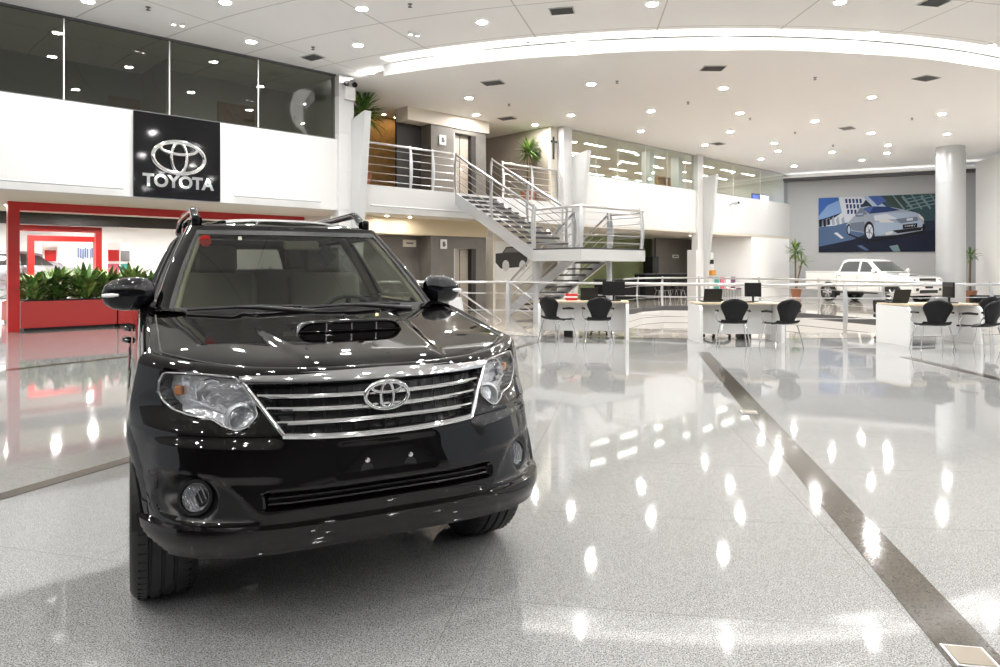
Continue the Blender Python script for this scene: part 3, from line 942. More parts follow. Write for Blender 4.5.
def make_wagon():
    t = thing('off_road_wagon', 'glossy black off-road wagon parked in front with chrome barred grille', 'car', (-.839, 3.514, 0), math.radians(-62.25))
    body = MB()
    for sgn in (1, -1): shell_half(sgn, body)
    body.build('body_shell', [M['paint'], M['satin']], t, 50)
    mb = MB(); hood_grid(mb); mb.build('bonnet', M['paint'], t, 60)
    # waist deck: closes the body between bonnet and cabin
    mb = MB()
    side = [p for p in TOPROW if p[0] <= XC + .03]
    for s in (1, -1):
        mb.grid([[(p[0], p[1] * s, p[2]) for p in side], [(p[0], p[1] * s * .9 - .0 * s, p[2] + .012) for p in side], [(max(p[0], -3.5), p[1] * s * .78, p[2] + .0) for p in side]])
    mb.build('waist_panel', M['paint'], t, 50)
    g = MB()
    for s in (1, -1):
        vs = [[g.b.verts.new((gh(v, u).x, gh(v, u).y * s, gh(v, u).z)) for u in GU_] for v in GV_]
        for i in range(20):
            for j in range(len(GU_) - 1):
                uc = (GU_[j] + GU_[j + 1]) / 2; vc = (GV_[i] + GV_[i + 1]) / 2
                if in_win(uc, vc): continue
                g.face((vs[i][j], vs[i][j + 1], vs[i + 1][j + 1], vs[i + 1][j]))
    # roof skin
    N = 30
    xs_ = [lerp(gh(1, 0).x, gh(1, 5).x, k / N) for k in range(N + 1)]
    edge = [gh(1, u) for u in GU_]
    def wroof(x):
        for a, b in zip(edge, edge[1:]):
            if a.x >= x >= b.x and a.x > b.x: return lerp(a.y, b.y, (a.x - x) / (a.x - b.x))
        return 0.0
    rr = []
    for k, x in enumerate(xs_):
        w = wroof(x) if 0 < k < N else 0.02
        kk = k / N; crown = .100 * (1 - (1 - min(1, kk * 2.2)) ** 2.4) * (1 - .35 * sstep(.55, 1, kk))
        rr.append([(x, w * q, GZ1 + crown * (1 - abs(q) ** 3.0)) for q in [j / 12 for j in range(-12, 13)]])
    g.grid(rr)
    g.build('cabin_shell', M['paint'], t, 50)
    for n, a, b, c, d in WIN:
        us = [u for u in GU_ if a - .02 < u < b + .06]; vv = [v for v in GV_ if c - .051 < v < d + .051]
        us = [u for u in GU_ if (a - .001) <= u + 1e-6 or True]
        # tight lists of the removed cells
        cu = [j for j in range(len(GU_) - 1) if a < (GU_[j] + GU_[j + 1]) / 2 < b]
        cv = [i for i in range(20) if c < (GV_[i] + GV_[i + 1]) / 2 < d]
        U = [GU_[j] for j in cu] + [GU_[cu[-1] + 1]]; V_ = [GV_[i] for i in cv] + [GV_[cv[-1] + 1]]
        def side_pts(s, u, v, off=.004):
            p = gh(v, u); q = Vector((p.x, p.y * s, p.z)); cc = Vector((-2, 0, 1.3)); return q + (cc - q).normalized() * off
        if n in ('windscreen', 'tail_glass'):
            if n == 'windscreen': full = [(-1, u) for u in U[::-1]] + [(1, u) for u in U[1:]]
            else: full = [(1, u) for u in U] + [(-1, u) for u in U[::-1][1:]]
            mb = MB(); mb.grid([[side_pts(s, u, v) for s, u in full] for v in V_])
            gl = mb.build(n, M['windscreen'] if n == 'windscreen' else M['privacy'], t, 60)
            # black ceramic border
            mb = MB(); k = len(full)
            bw = 0.055
            def lin(i0, i1, f): return [lerp_v(side_pts(*full[i0], V_[0], 0), side_pts(*full[i1], V_[0], 0), f)]
            inner_v = [V_[0] + .085, V_[-1] - .05]
            mb.grid([[side_pts(s, u, v, -.001) for s, u in full] for v in (V_[0], V_[0] + .045, inner_v[0])])
            mb.grid([[side_pts(s, u, v, -.001) for s, u in full] for v in (inner_v[1], V_[-1])])
            if n == 'windscreen':
                for s in (1, -1):
                    mb.grid([[side_pts(s, u, v, -.001) for u in (U[-1] * .968, U[-1])] for v in V_])
            mb.build('ceramic_border', M['rubber'], gl)
        else:
            for s in (1, -1):
                mb = MB(); mb.grid([[side_pts(s, u, v) for u in U] for v in V_])
                gl = mb.build(n, M['privacy'] if n != 'front_door_glass' else M['windscreen'], t, 60)
                mb = MB()
                loop = [side_pts(s, u, V_[0], 0) for u in U] + [side_pts(s, U[-1], v, 0) for v in V_[1:]] + [side_pts(s, u, V_[-1], 0) for u in U[::-1][1:]] + [side_pts(s, U[0], v, 0) for v in V_[::-1][1:-1]]
                mb.tube(loop, .011, 6, closed=True); mb.build('window_seal', M['rubber'], gl)
    # black cowl with wipers
    mb = MB()
    rowsc = []
    for q in [k / 20 for k in range(-20, 21)]:
        y = .645 * q; x0 = XC + .035 - .0 * q; p = gh(.12, abs(q) * .96)
        rowsc.append([(x0, y, hood_pt(x0, y / edge_at(x0)[0]).z - .006), (lerp(x0, p.x, .5), y, 1.205 - .05 * abs(q) ** 3), (p.x - .0, y, p.z + .005)])
    mb.grid(rowsc); mb.build('cowl', M['satin'], t, 50)
    for (y0, y1, off) in ((.56, -.08, .0), (-.02, -.64, .0)):
        w = MB()
        def ws_pt(y, v, o=.022):
            wf = gh(v, 1).y; p = gh(v, min(1, abs(y) / wf)); return Vector((p.x, y, p.z)) + Vector((.8, 0, .6)) * o
        w.tube([ws_pt(y0, .10, .03), ws_pt(lerp(y0, y1, .45), .145, .035), ws_pt(lerp(y0, y1, .62), .155, .03)], [.016, .011, .009], 8)
        wp = w.build('wiper_arm', M['satin'], t, 50)
        w = MB(); w.tube([ws_pt(lerp(y0, y1, .08), .165, .018), ws_pt(lerp(y0, y1, .5), .17, .02), ws_pt(y1, .15, .018)], .010, 6)
        w.build('wiper_blade', M['rubber'], wp, 50)
    # bonnet shut lines and washer jets
    for s in (1, -1):
        mb = MB()
        mb.tube([hood_pt(x, s * (.955 if x < .4 else lerp(.955, .985, (x - .4) / .3))) + Vector((0, 0, .0005)) for x in [XC + .02 + .04 * k for k in range(27)]], .0035, 6)
        mb.build('shut_line', M['rubber'], t)
    for s in (1, -1):
        mb = MB(); p = hood_pt(-.30, .40 * s); mb.ball(p, .018, 10, (1.2, 1, .55)); mb.build('washer_jet', M['black_gloss'], t, 60)
    # bonnet scoop: raised lip with a dark mouth split by fins
    sc = MB(); W2 = .245; XS = .23; YO = .03
    def sz(x, y): return hood_pt(x, (y + YO) / edge_at(x)[0]).z
    top = []
    for i, (dx, h) in enumerate([(0.03, .004), (0.0, .044), (-.012, .050), (-.05, .046), (-.11, .032), (-.19, .012), (-.27, -.004)]):
        row = []
        for q in [k / 16 for k in range(-16, 17)]:
            y = W2 * q * (1 + .10 * (i / 6)); k = (1 - abs(q) ** 12)
            row.append((XS + dx - .012 * abs(q) ** 2, y + YO, sz(XS + dx - .03, y) + h * k + (-.003 if k < .02 else 0)))
        top.append(row)
    sc.grid(top[1:])
    scoop = sc.build('bonnet_scoop', M['paint'], t, 50)
    mb = MB()
    lip = top[1]
    mb.grid([[(p[0] + .004, YO + (p[1] - YO) * .95, p[2] - .008) for p in lip], [(p[0] - .002, YO + (p[1] - YO) * .95, sz(XS - .012, p[1] - YO) + .010) for p in lip]])
    mb.build('scoop_mouth', M['rubber'], scoop)
    mb = MB()
    mb.tube([Vector(p) + Vector((.004, 0, -.002)) for p in lip], .006, 6)
    mb.tube([(p[0] + .006, p[1], sz(XS, p[1] - YO) + .006) for p in lip], .005, 6); mb.build('scoop_rim', M['paint'], scoop, 60)
    for y in (-.12, 0.0, .12):
        mb = MB(); mb.box((XS - .002, y + YO, sz(XS, y) + .024), (.02, .006, .034)); mb.build('scoop_fin', M['alloy'], scoop)
    # grille
    gr = MB()
    def bar(z0, h, off, mb, yl=None, n=41, dz=0.0, th=.012):
        ym = yl if yl else .383 + (z0 - .815) * .66
        secs = []
        for k in range(n):
            y = lerp(-ym, ym, k / (n - 1)); b = on_nose(y, z0 + dz * (1 - (y / ym) ** 2), off); nn = nose_n(y, z0)
            up = Vector((0, 0, 1))
            secs.append([b - up * h / 2 - nn * th, b - up * h / 2 + nn * .002, b + nn * .006, b + up * h / 2 + nn * .002, b + up * h / 2 - nn * th])
        mb.grid(secs)
    for z in (.953, .906, .859):
        mb = MB(); bar(z, .015, -.012, mb); bar(z - .012, .005, -.018, mb); mb.build('grille_bar', M['chrome'], t, 40)
    mb = MB(); bar(.812, .020, .002, mb, .392, dz=-.010); mb.build('grille_lower_frame', M['chrome'], t, 40)
    for s in (1, -1):
        mb = MB()
        path = [on_nose(s * y, z, .002) for y, z in ((.515, 1.0), (.495, .972), (.45, .905), (.41, .845), (.388, .815))]
        mb.tube(path, [.008, .010, .010, .010, .009], 8); mb.build('grille_side_frame', M['chrome'], t, 50)
    mb = MB(); secs = []
    for k in range(61):
        y = lerp(-.525, .525, k / 60); q = abs(y) / .525
        z0 = lerp(1.002, .996, q); z1 = lerp(1.046, 1.034, q)
        # garnish steps down outboard of the bonnet dome
        a = on_nose(y, z0, .006); m_ = on_nose(y, (z0 + z1) / 2, .010); b = on_nose(y, z1, .003)
        secs.append([a - nose_n(y, z0) * .02, a, m_, b, b - nose_n(y, z1) * .02])
    mb.grid(secs); mb.build('grille_garnish', M['chrome'], t, 50)
    mb = MB()
    for k in range(15):
        y = -.42 + .06 * k
        mb.tube([on_nose(y, z, -.042) for z in (.81, .9, .99)], .0035, 5)
    mb.build('grille_mesh', M['satin'], t)
    # three-oval badge
    nb = nose_n(0, .938); base = on_nose(0, .938, .016)
    def oval(rx, rz, cz, r, mb, seg=40, fl=1.0):
        mb.tube([base + Vector((nb.x * 0 - .10 * ((rx * math.cos(a)) ** 2), rx * math.cos(a), cz + rz * math.sin(a))) for a in [2 * pi * k / seg for k in range(seg)]], r, 8, closed=True)
    mb = MB(); oval(.088, .054, 0, .0085, mb); oval(.026, .050, 0.0, .0065, mb); oval(.060, .019, .030, .0065, mb)
    em = mb.build('emblem', M['chrome'], t, 50)
    # headlamps
    up = resample(LAMP_UP, 30); lo = resample(LAMP_LO, 30)
    for s in (1, -1):
        def lens_rows(off, shrink=0.0, n=10):
            R_ = []
            for i in range(n + 1):
                f = i / n; row = []
                for (a, b) in zip(lo, up):
                    y, z = lerp(a[0], b[0], f), lerp(a[1], b[1], f)
                    y = .63 + (y - .63) * (1 - shrink); z = .94 + (z - .94) * (1 - shrink)
                    bulge = .012 * math.sin(pi * f) if off > 0 else 0
                    p = on_nose(y, z, off + bulge); row.append((p.x, p.y * s, p.z))
                R_.append(row)
            return R_
        hl = MB().grid and None
        mb = MB(); mb.grid(lens_rows(.004)); hl = mb.build('headlamp', M['lens'], t, 60)
        mb = MB(); mb.grid(lens_rows(-.046, .03)); mb.build('reflector', M['reflector'], hl, 60)
        mb = MB(); mb.tube([on_nose(y, z, .002) * 1 for y, z in resample(LAMP + [LAMP[0]], 60)], .0045, 6, closed=False)
        for v in mb.b.verts: v.co.y *= s
        mb.build('lens_edge', M['chrome'], hl, 60)
        # projector barrel with its lens
        p = on_nose(.542, .892, -.045)
        mb = MB(); mb.lathe([(.058, -.01), (.062, .03), (.052, .036), (.044, .028), (.044, -.01)], (p.x, p.y * s, p.z), 28, axis='X', cap=False); mb.build('projector_ring', M['steel_paint'], hl, 50)
        mb = MB(); mb.ball((p.x + .014, p.y * s, p.z), .044, 20, (.7, 1, 1)); mb.build('projector_lens', M['lens'], hl, 60)
        p = on_nose(.655, .965, -.05)
        mb = MB(); mb.lathe([(.012, -.02), (.030, -.012), (.048, .018), (.050, .022), (.053, .018)], (p.x, p.y * s, p.z), 24, axis='X', cap=False); mb.build('main_beam_bowl', M['chrome'], hl, 50)
        mb = MB(); mb.ball((p.x - .002, p.y * s, p.z), .013, 10); mb.build('bulb', M['lens'], hl, 60)
        p = on_nose(.750, .962, -.030)
        mb = MB(); mb.box((p.x - .005, p.y * s, p.z), (.03, .022, .038), rz=-.9 * s, bev=.006); mb.build('indicator', M['amber'], hl)
        mb = MB(); mb.tube([(*on_nose(.705, .93, -.02).xy, .93), (*on_nose(.585, .885, -.012).xy, .888)], .006, 6)
        for v in mb.b.verts: v.co.y *= s
        mb.build('light_bar', M['reflector'], hl, 60)
        # fog lamp
        p = on_nose(.708, .597, -.040); nn = nose_n(.70, .6)
        fg = MB()
        q = nn.copy(); q.y *= s; c = Vector((p.x, p.y * s, p.z))
        rot = Vector((0, 0, 1)).rotation_difference((q + Vector((.5, 0, 0))).normalized()).to_matrix().to_4x4()
        fg.lathe([(0, .022), (.030, .019), (.050, .010), (.053, 0)], (0, 0, 0), 28)
        bmesh.ops.transform(fg.b, matrix=Matrix.Translation(c) @ rot, verts=fg.b.verts[:])
        fo = fg.build('fog_lamp', M['lens'], t, 60)
        fg = MB(); fg.lathe([(.0, -.020), (.016, -.019), (.040, -.010), (.052, .002)], (0, 0, 0), 24, cap=False); bmesh.ops.transform(fg.b, matrix=Matrix.Translation(c) @ rot, verts=fg.b.verts[:])
        fg.build('reflector', M['fog_reflector'], fo, 60)
        fg = MB()
        for k in range(-2, 3): fg.box((0, .018 * k, .012), (.075 - .012 * abs(k), .0035, .004))
        bmesh.ops.transform(fg.b, matrix=Matrix.Translation(c) @ rot @ Matrix.Rotation(0, 4, 'Z'), verts=fg.b.verts[:])
        fg.build('lens_ribs', M['vent'], fo)
        fg = MB(); fg.lathe([(.053, -.01), (.055, .012), (.066, .012), (.074, -.012)], (0, 0, 0), 28, cap=False); bmesh.ops.transform(fg.b, matrix=Matrix.Translation(c) @ rot, verts=fg.b.verts[:])
        fg.build('bezel', M['satin'], fo, 50)
    # lower intake bars, number plate bolts
    mb = MB()
    for z in (.573, .594): bar(z, .008, -.018, mb, .452, th=.03)
    mb.build('intake_bars', M['satin'], t, 40)
    for y in (-.088, .088):
        p = on_nose(y, .694, .0)
        mb = MB(); mb.lathe([(.026, -.004), (.026, .003), (.0, .003)], (p.x - .004, p.y, p.z - .028), 16, axis='X'); hole = mb.build('plate_hole', M['rubber'], t)
        mb = MB(); mb.lathe([(.010, -.002), (.010, .006), (.004, .008), (0, .006)], (p.x - .004, p.y, p.z + .008), 10, axis='X'); mb.build('plate_bolt', M['chrome'], t)
    # lower valance and chassis
    mb = MB(); secs = []
    for k in range(41):
        y = lerp(-.74, .74, k / 40); a = on_nose(y, .40, -.012)
        secs.append([a, (a.x - .14, y * .95, .35), (a.x - .35, y * .92, .29)])
    mb.grid(secs); mb.box((-1.6, 0, .40), (4.0, 1.16, .22)); mb.box((-1.55, 0, .66), (3.9, 1.24, .5)); mb.build('underbody', M['rubber'], t)
    for s in (1, -1):
        mb = MB(); mb.tube([(0.02, .30 * s, .30), (0.0, .68 * s, .30)], [.035, .028], 8); mb.tube([(.15, .28 * s, .27), (0.02, .66 * s, .28)], .022, 8); mb.build('suspension_arm', M['alloy'], t, 50)
        # arch liner and flared lip
        for ax in (0, -WB):
            mb = MB()
            A = [math.radians(4 + 172 * k / 40) for k in range(41)]
            def ap(r, y): return [(ax + r * math.cos(a), y * s, ARCH_Z + r * math.sin(a)) for a in A]
            mb.grid([ap(ARCH_R + .012, .60), ap(ARCH_R + .012, wid(.8) - .01)]); mb.build('arch_liner', M['rubber'], t)
            mb = MB()
            A = [math.radians(8 + 164 * k / 50) for k in range(51)] if ax == 0 else A
            def fl(r, dy):
                dy = dy if ax == 0 else dy - .010
                o = []
                for a in A:
                    z = ARCH_Z + r * math.sin(a); x = ax + r * math.cos(a); zz = min(z, .95)
                    y = wid(zz)
                    if x > XA:
                        # follow the corner of the bumper
                        yy = wid(zz)
                        while yy > .5 and nose(yy, zz) < x: yy -= .004
                        y = yy
                    o.append((x, (y + dy) * s, z))
                return o
            mb.grid([fl(ARCH_R - .004, -.02), fl(ARCH_R - .006, .006), fl(ARCH_R + .014, .012), fl(ARCH_R + .045, .010), fl(ARCH_R + .085, -.002)]); mb.build('wheel_flare', M['paint'], t, 60)
        # mirrors
        mr = MB()
        prof = [(.0, .045, .045), (.025, .080, .066), (.08, .090, .076), (.15, .088, .076), (.20, .076, .070), (.235, .052, .052), (.25, .012, .016)]
        R_ = []
        for dy, hz, hx in prof:
            R_.append([(-.745 - .05 * (dy / .28) ** 2 + hx * math.cos(a) * (1.15 if math.cos(a) > 0 else .55), (.785 + dy) * s, 1.308 - .012 * (dy / .28) + hz * math.copysign(abs(math.sin(a)) ** .7, math.sin(a))) for a in [2 * pi * k / 24 for k in range(24)]])
        mr.grid(R_, close_u=True)
        mo = mr.build('door_mirror', M['black_gloss'], t, 60)
        mb = MB(); mb.tube([(-.72, .70 * s, 1.21), (-.735, .80 * s, 1.235), (-.745, .86 * s, 1.265)], [.05, .04, .035], 10); mb.build('mirror_arm', M['satin'], mo, 60)
        mb = MB(); mb.box((-.782, .905 * s, 1.305), (.006, .16, .115), bev=.002); mb.build('mirror_glass', M['mirror_glass'], mo)
        mb = MB(); mb.tube([(-.668, .955 * s, 1.300), (-.673, .98 * s, 1.299), (-.69, 1.01 * s, 1.298), (-.715, 1.028 * s, 1.297)], [.006, .011, .011, .008], 8); mb.build('mirror_indicator', M['paper'], mo, 60)
        # roof rails
        mb = MB()
        pts = []
        for k in range(25):
            f = k / 24; x = lerp(-1.26, -3.0, f); lift = sstep(0, .14, f) * (1 - sstep(.88, 1, f))
            pts.append((x, (.545 - .02 * abs(f - .5)) * s, 1.735 + .085 * lift))
        mb.tube(pts, [.036] + [.030] + [.026] * 21 + [.030, .036], 10)
        for f in (0.02, .5, .98):
            x = lerp(-1.26, -3.0, f); mb.box((x, .543 * s, 1.735), (.16, .045, .07), bev=.012)
        mb.build('roof_rail', M['black_gloss'], t, 50)
        # handles, sill board, shut lines
        for x in (-1.42, -2.32):
            mb = MB(); mb.tube([(x, .905 * s, .985), (x - .05, .935 * s, .99), (x - .15, .935 * s, .99), (x - .2, .905 * s, .985)], [.012, .015, .015, .012], 8); mb.build('door_handle', M['paint'], t, 60)
        mb = MB(); mb.box((-1.38, .83 * s, .395), (1.72, .10, .05), bev=.015); mb.build('side_step', M['satin'], t)
        for x, dx in ((-.50, -.05), (-1.50, 0), (-2.42, .1)):
            mb = MB(); mb.tube([(x + dx * (k / 8), (wid(.45 + .075 * k) + .0015 - .03 * (1 - sstep(.42, .62, .45 + .075 * k)) + .012 * band(.45 + .075 * k, .74, .80, .02)) * s, .45 + .075 * k) for k in range(8)], .004, 5); mb.build('door_gap', M['rubber'], t)
        mb = MB(); mb.box((-3.66, .80 * s, 1.0), (.14, .18, .26), bev=.03); mb.build('tail_lamp', M['tail'], t)
    # tyres and rims
    def wheel(ax, s, name='wheel'):
        W2_ = .132
        mb = MB()
        prof = [(.225, -.10), (.25, -.118), (.30, -.130), (.345, -.128), (.372, -.112), (.384, -.085)]
        tr = []
        for y0 in (-.085, -.035, .03, .08):
            pass
        prof += [(.385, -.064), (.377, -.060), (.377, -.052), (.387, -.048), (.388, -.016), (.379, -.012), (.379, -.004), (.388, 0), (.388, .030), (.379, .034), (.379, .042), (.387, .046), (.385, .064), (.384, .085)]
        prof += [(.372, .112), (.345, .128), (.30, .130), (.25, .118), (.225, .10)]
        mb.lathe(prof, (0, 0, 0), 64, axis='Y', cap=False)
        mb.mi = 1
        for k in range(60):
            a = 2 * pi * k / 60
            for y0 in (-.082, .082): mb.box((.3815 * math.cos(a), y0, .3815 * math.sin(a)), (.006, .036, .004), ry=-a)
        w = mb.build(name, [M['tyre'], M['tyre_groove']], t, 40, (ax, .772 * s, .385))
        mb = MB(); o = .105 * s
        mb.lathe([(.228, -.10), (.215, -.06), (.21, 0), (.215, .06), (.228, .10)], seg=48, axis='Y', cap=False)
        mb.lathe([(.0, o * .55), (.06, o * .55), (.075, o * .35)], seg=24, axis='Y')
        for k in range(6):
            a = 2 * pi * k / 6
            for da in (-.13, .13):
                mb.tube([(.055 * math.cos(a), o * .55, .055 * math.sin(a)), (.216 * math.cos(a + da), o * .82, .216 * math.sin(a + da))], [.026, .020], 8)
        mb.build('alloy_rim', M['alloy'], w, 50)
        mb = MB(); mb.lathe([(.15, -.01), (.15, .01)], (0, o * .1, 0), 32, axis='Y'); mb.build('brake_disc', M['steel_paint'], w)
    for ax in (0, -WB):
        for s in (1, -1): wheel(ax, s)
    # cabin: dashboard, wheel, seats, roof mirror, hanging tag
    mb = MB()
    secs = []
    for k in range(21):
        y = lerp(-.70, .70, k / 20); b_ = .035 * math.exp(-((y - .36) / .2) ** 2)
        secs.append([(-.52 - .03 * (y / .7) ** 2, y, 1.165), (-.70, y, 1.185 + b_ * .6), (-.86, y, 1.175 + b_), (-.93, y, 1.12 + b_ * .5), (-.95, y, .85)])
    mb.grid(secs); mb.build('dashboard', M['dash'], t, 60)
    mb = MB(); cst = Vector((-1.08, .36, 1.10)); ax_ = Vector((.42, 0, .9)).normalized(); e1 = Vector((0, 1, 0)); e2 = ax_.cross(e1)
    nrm = Vector((-.88, 0, .47)).normalized(); e2 = nrm.cross(e1)
    mb.tube([cst + e1 * .185 * math.cos(a) + e2 * .185 * math.sin(a) for a in [2 * pi * k / 32 for k in range(32)]], .016, 8, closed=True)
    for a in (0.1, pi - .1, -pi / 2): mb.tube([cst, cst + e1 * .18 * math.cos(a) + e2 * .18 * math.sin(a)], [.035, .014], 8)
    mb.build('steering_wheel', M['dash'], t, 60)
    def seat(x, y, w, zb=.0):
        st = MB()
        def pad(c, sz, ry, name, parent):
            mb = MB(); mb.box(c, sz, ry=ry, bev=min(sz) * .32); return mb.build(name, M['leather'], parent, 60)
        a = pad((x - .22, y, 1.08 + zb), (.15, w, .66), -.20, 'seat_back', t)
        pad((x + .10, y, .78 + zb), (.52, w, .16), .06, 'seat_cushion', a)
        hs = (0,) if w < .7 else (-.42, .42)
        for dy in hs: pad((x - .315, y + dy, 1.50 + zb), (.10, .27, .19), -.2, 'headrest', a)
    seat(-1.45, .37, .52); seat(-1.45, -.37, .52); seat(-2.42, 0, 1.25, .02)
    mb = MB(); mb.box((-1.03, .06, 1.585), (.03, .22, .055), ry=.2, bev=.012); mb.build('rear_view_mirror', M['trim_beige'], t)
    mb = MB(); mb.box((-.995, .205, 1.515), (.008, .105, .105), rx=pi / 4); mb.build('hanging_tag', M['rubber'], t)
    mb = MB(); p = gh(.85, .88); mb.lathe([(.035, 0), (.035, .003), (0, .003)], (p.x - .012, -p.y, p.z - .01), 16, axis='X'); mb.build('screen_sticker', M['red'], t)
    # headliner so that the roof reads light from below
    mb = MB()
    mb.grid([[(lerp(-1.20, -3.3, i / 10), q * (.50), 1.672 + .06 * (1 - abs(q) ** 3)) for q in (-1, -.6, 0, .6, 1)] for i in range(11)]); mb.build('headliner', M['trim_beige'], t, 60)
    for s in (1, -1):
        mb = MB(); mb.tube([gh(v, .98).lerp(Vector((-2, 0, 1.3)), .035) * 1 for v in GV_], .018, 6)
        for v in mb.b.verts: v.co.y *= s
        mb.build('pillar_trim', M['trim_beige'], t, 60)
        # inner door card and B pillar
        mb = MB(); mb.box((-1.56, .74 * s, 1.2), (.10, .03, .1)); mb.tube([gh(v, 2.37).lerp(Vector((-2, 0, 1.3)), .04) for v in (0, .3, .6, .95)], .03, 6)
        for v in mb.b.verts: v.co.y = abs(v.co.y) * s
        mb.build('pillar_trim', M['trim_beige'], t, 60)
    return t
def lerp_v(a, b, f): return a + (b - a) * f
wagon = make_wagon()
# ------------------------------------------------------------------ staircase with its platform
A0s = Vector((-1.31, 20.45)); ND = Vector((0.66, -0.751)).normalized(); UD = Vector((0.751, 0.66)).normalized()
ZPL = 1.93
NA_ = math.atan2(ND.y, ND.x)
def St(a, b, z):
    """a along the way down into the hall, b to the right along the front"""
    p = A0s + ND * a + UD * b; return Vector((p.x, p.y, z))
def slope_beam(mb, p, q, wv, h):
    """plank of height h between two points, wv = thickness vector"""
    p, q, wv = Vector(p), Vector(q), Vector(wv); dz = Vector((0, 0, h))
    mb.extrude([p, q, q + dz, p + dz], wv)
stair = thing('staircase', 'silver two flight staircase with open dark treads and rounded platform', 'staircase', (0, 0, 0))
u3 = Vector((UD.x, UD.y, 0))
W1 = 1.40
RUN1 = 3.27; N1 = 10
for b in (0.0, W1 - .05):
    mb = MB(); slope_beam(mb, St(0, b, ZF - .36), St(RUN1, b, ZPL - .34), u3 * .05, .34); mb.build('stringer', M['steel_paint'], stair)
for k in range(N1):
    f = (k + .5) / N1
    c = St(RUN1 * f, W1 / 2, lerp(ZF, ZPL, (k + 1) / (N1 + 1)))
    mb = MB(); mb.box(c, (.30, W1 - .1, .05), rz=NA_, bev=.008); mb.build('tread', M['tread'], stair)
PD = 1.65; PW = 3.0
plat = []
for k in range(9):
    t = pi / 2 * k / 8; r = .75
    plat.append((RUN1 + PD - r + r * math.sin(t) if True else 0, PW - r + r * math.cos(t)))
outl = [(RUN1, 0), (RUN1, PW)] + [(a, b) for a, b in plat] + [(RUN1 + PD, 0)]
pts = [St(a, b, 0) for a, b in outl]
mb = MB(); mb.prism([(p.x, p.y) for p in pts][::-1], ZPL - .32, ZPL - .04); mb.build('platform_fascia', M['fin'], stair)
mb = MB(); mb.prism([(p.x, p.y) for p in pts][::-1], ZPL - .04, ZPL); mb.build('platform_floor', M['tread'], stair)
# second flight, returning beneath the mezzanine
B0 = 1.55; W2 = 1.40; RUN2 = 2.65; N2 = 10
for b in (B0, B0 + W2 - .05):
    mb = MB(); slope_beam(mb, St(RUN1, b, ZPL - .34), St(RUN1 - RUN2, b, -.02), u3 * .05, .30); mb.build('stringer', M['steel_paint'], stair)
for k in range(N2):
    f = (k + .5) / N2
    mb = MB(); mb.box(St(RUN1 - RUN2 * f, B0 + W2 / 2, lerp(ZPL, 0, (k + 1) / (N2 + 1))), (.29, W2 - .1, .05), rz=NA_, bev=.008); mb.build('tread', M['tread'], stair)
for a, b in ((RUN1 - .2, .3), (RUN1 + 1.1, 1.7)):
    mb = MB(); mb.cyl(St(a, b, 0.0 if a < 4 else 0.0), St(a, b, ZPL - .3), .075); mb.build('support_post', M['steel_paint'], stair, 40)

def railing(name, lab, paths, group=None, owner=None, h=1.05, n_mid=5, post_every=None, posts=None, top_r=.034, mid_r=.011, curved=True, cat='railing', flat_post=True):
    """paths: list of 3-D foot points; top rail, horizontal wires and shaped posts"""
    t = None if owner else thing(name, lab, cat, (0, 0, 0), 0, group)
    up = Vector((0, 0, 1))
    P = [Vector(p) for p in paths]
    mb = MB(); mb.tube([p + up * h for p in P], top_r, 8)
    if owner: t = mb.build('railing', M['steel'], owner, 60)
    else: mb.build('top_rail', M['steel'], t, 60)
    for k in range(n_mid):
        z = h * (k + .7) / (n_mid + .35)
        mb = MB(); mb.tube([p + up * z for p in P], mid_r, 6); mb.build('mid_rail', M['steel'], t, 60)
    for i in (posts if posts is not None else range(len(P))):
        p = P[i]; a, b = P[max(i - 1, 0)], P[min(i + 1, len(P) - 1)]
        d = (b - a); d.z = 0; d.normalize(); side = Vector((d.y, -d.x, 0))
        mb = MB()
        bow = .055 if curved else 0
        sec = []
        for k in range(9):
            f = k / 8; w = .055 + .05 * math.sin(pi * f)
            c = p + up * ((h + .06) * f - (.12 if curved else 0) * (1 - f)) + side * bow * math.sin(pi * f)
            sec.append([c + d * w / 2 - side * .012, c + d * w / 2 + side * .012, c - d * w / 2 + side * .012, c - d * w / 2 - side * .012])
        mb.grid(sec, close_u=True); mb.face([mb.b.verts.new(q) for q in sec[0]]); mb.face([mb.b.verts.new(q) for q in sec[-1]])
        mb.build('post', M['steel_paint'], t, 40)
    return t
# rails of the stair: flight 1 left and right, platform, flight 2
railing('stair_railing', 'sloping railing on the left side of the upper flight', [St(.02, .03, ZF), St(RUN1 * .5, .03, lerp(ZF, ZPL, .5)), St(RUN1, .03, ZPL)], None, stair, h=1.08)
railing('stair_railing', 'sloping railing on the right side of the upper flight', [St(.02, W1, ZF), St(RUN1 * .5, W1, lerp(ZF, ZPL, .5)), St(RUN1 - .1, W1, ZPL)], None, stair, h=1.08)
pp = [(RUN1 + .05, .04), (RUN1 + PD - .04, .04), (RUN1 + PD - .04, PW - .8)] + [(a - .04, b - .04) for a, b in plat[::-1]][1:] + [(RUN1 + .1, PW - .04)]
railing('platform_railing', 'railing with curved end around the stair platform', [St(a, b, ZPL) for a, b in pp], None, stair, h=1.0, posts=[0, 1, 3, 7, len(pp) - 1])
railing('stair_railing', 'sloping railing on the right side of the lower flight', [St(RUN1, B0 + W2, ZPL), St(RUN1 - RUN2 * .5, B0 + W2, ZPL / 2), St(RUN1 - RUN2, B0 + W2, 0)], None, stair, h=1.0, n_mid=3)
railing('stair_railing', 'sloping railing on the left side of the lower flight', [St(RUN1, B0, ZPL), St(RUN1 - RUN2 * .5, B0, ZPL / 2), St(RUN1 - RUN2, B0, 0)], None, stair, h=1.0, n_mid=3)
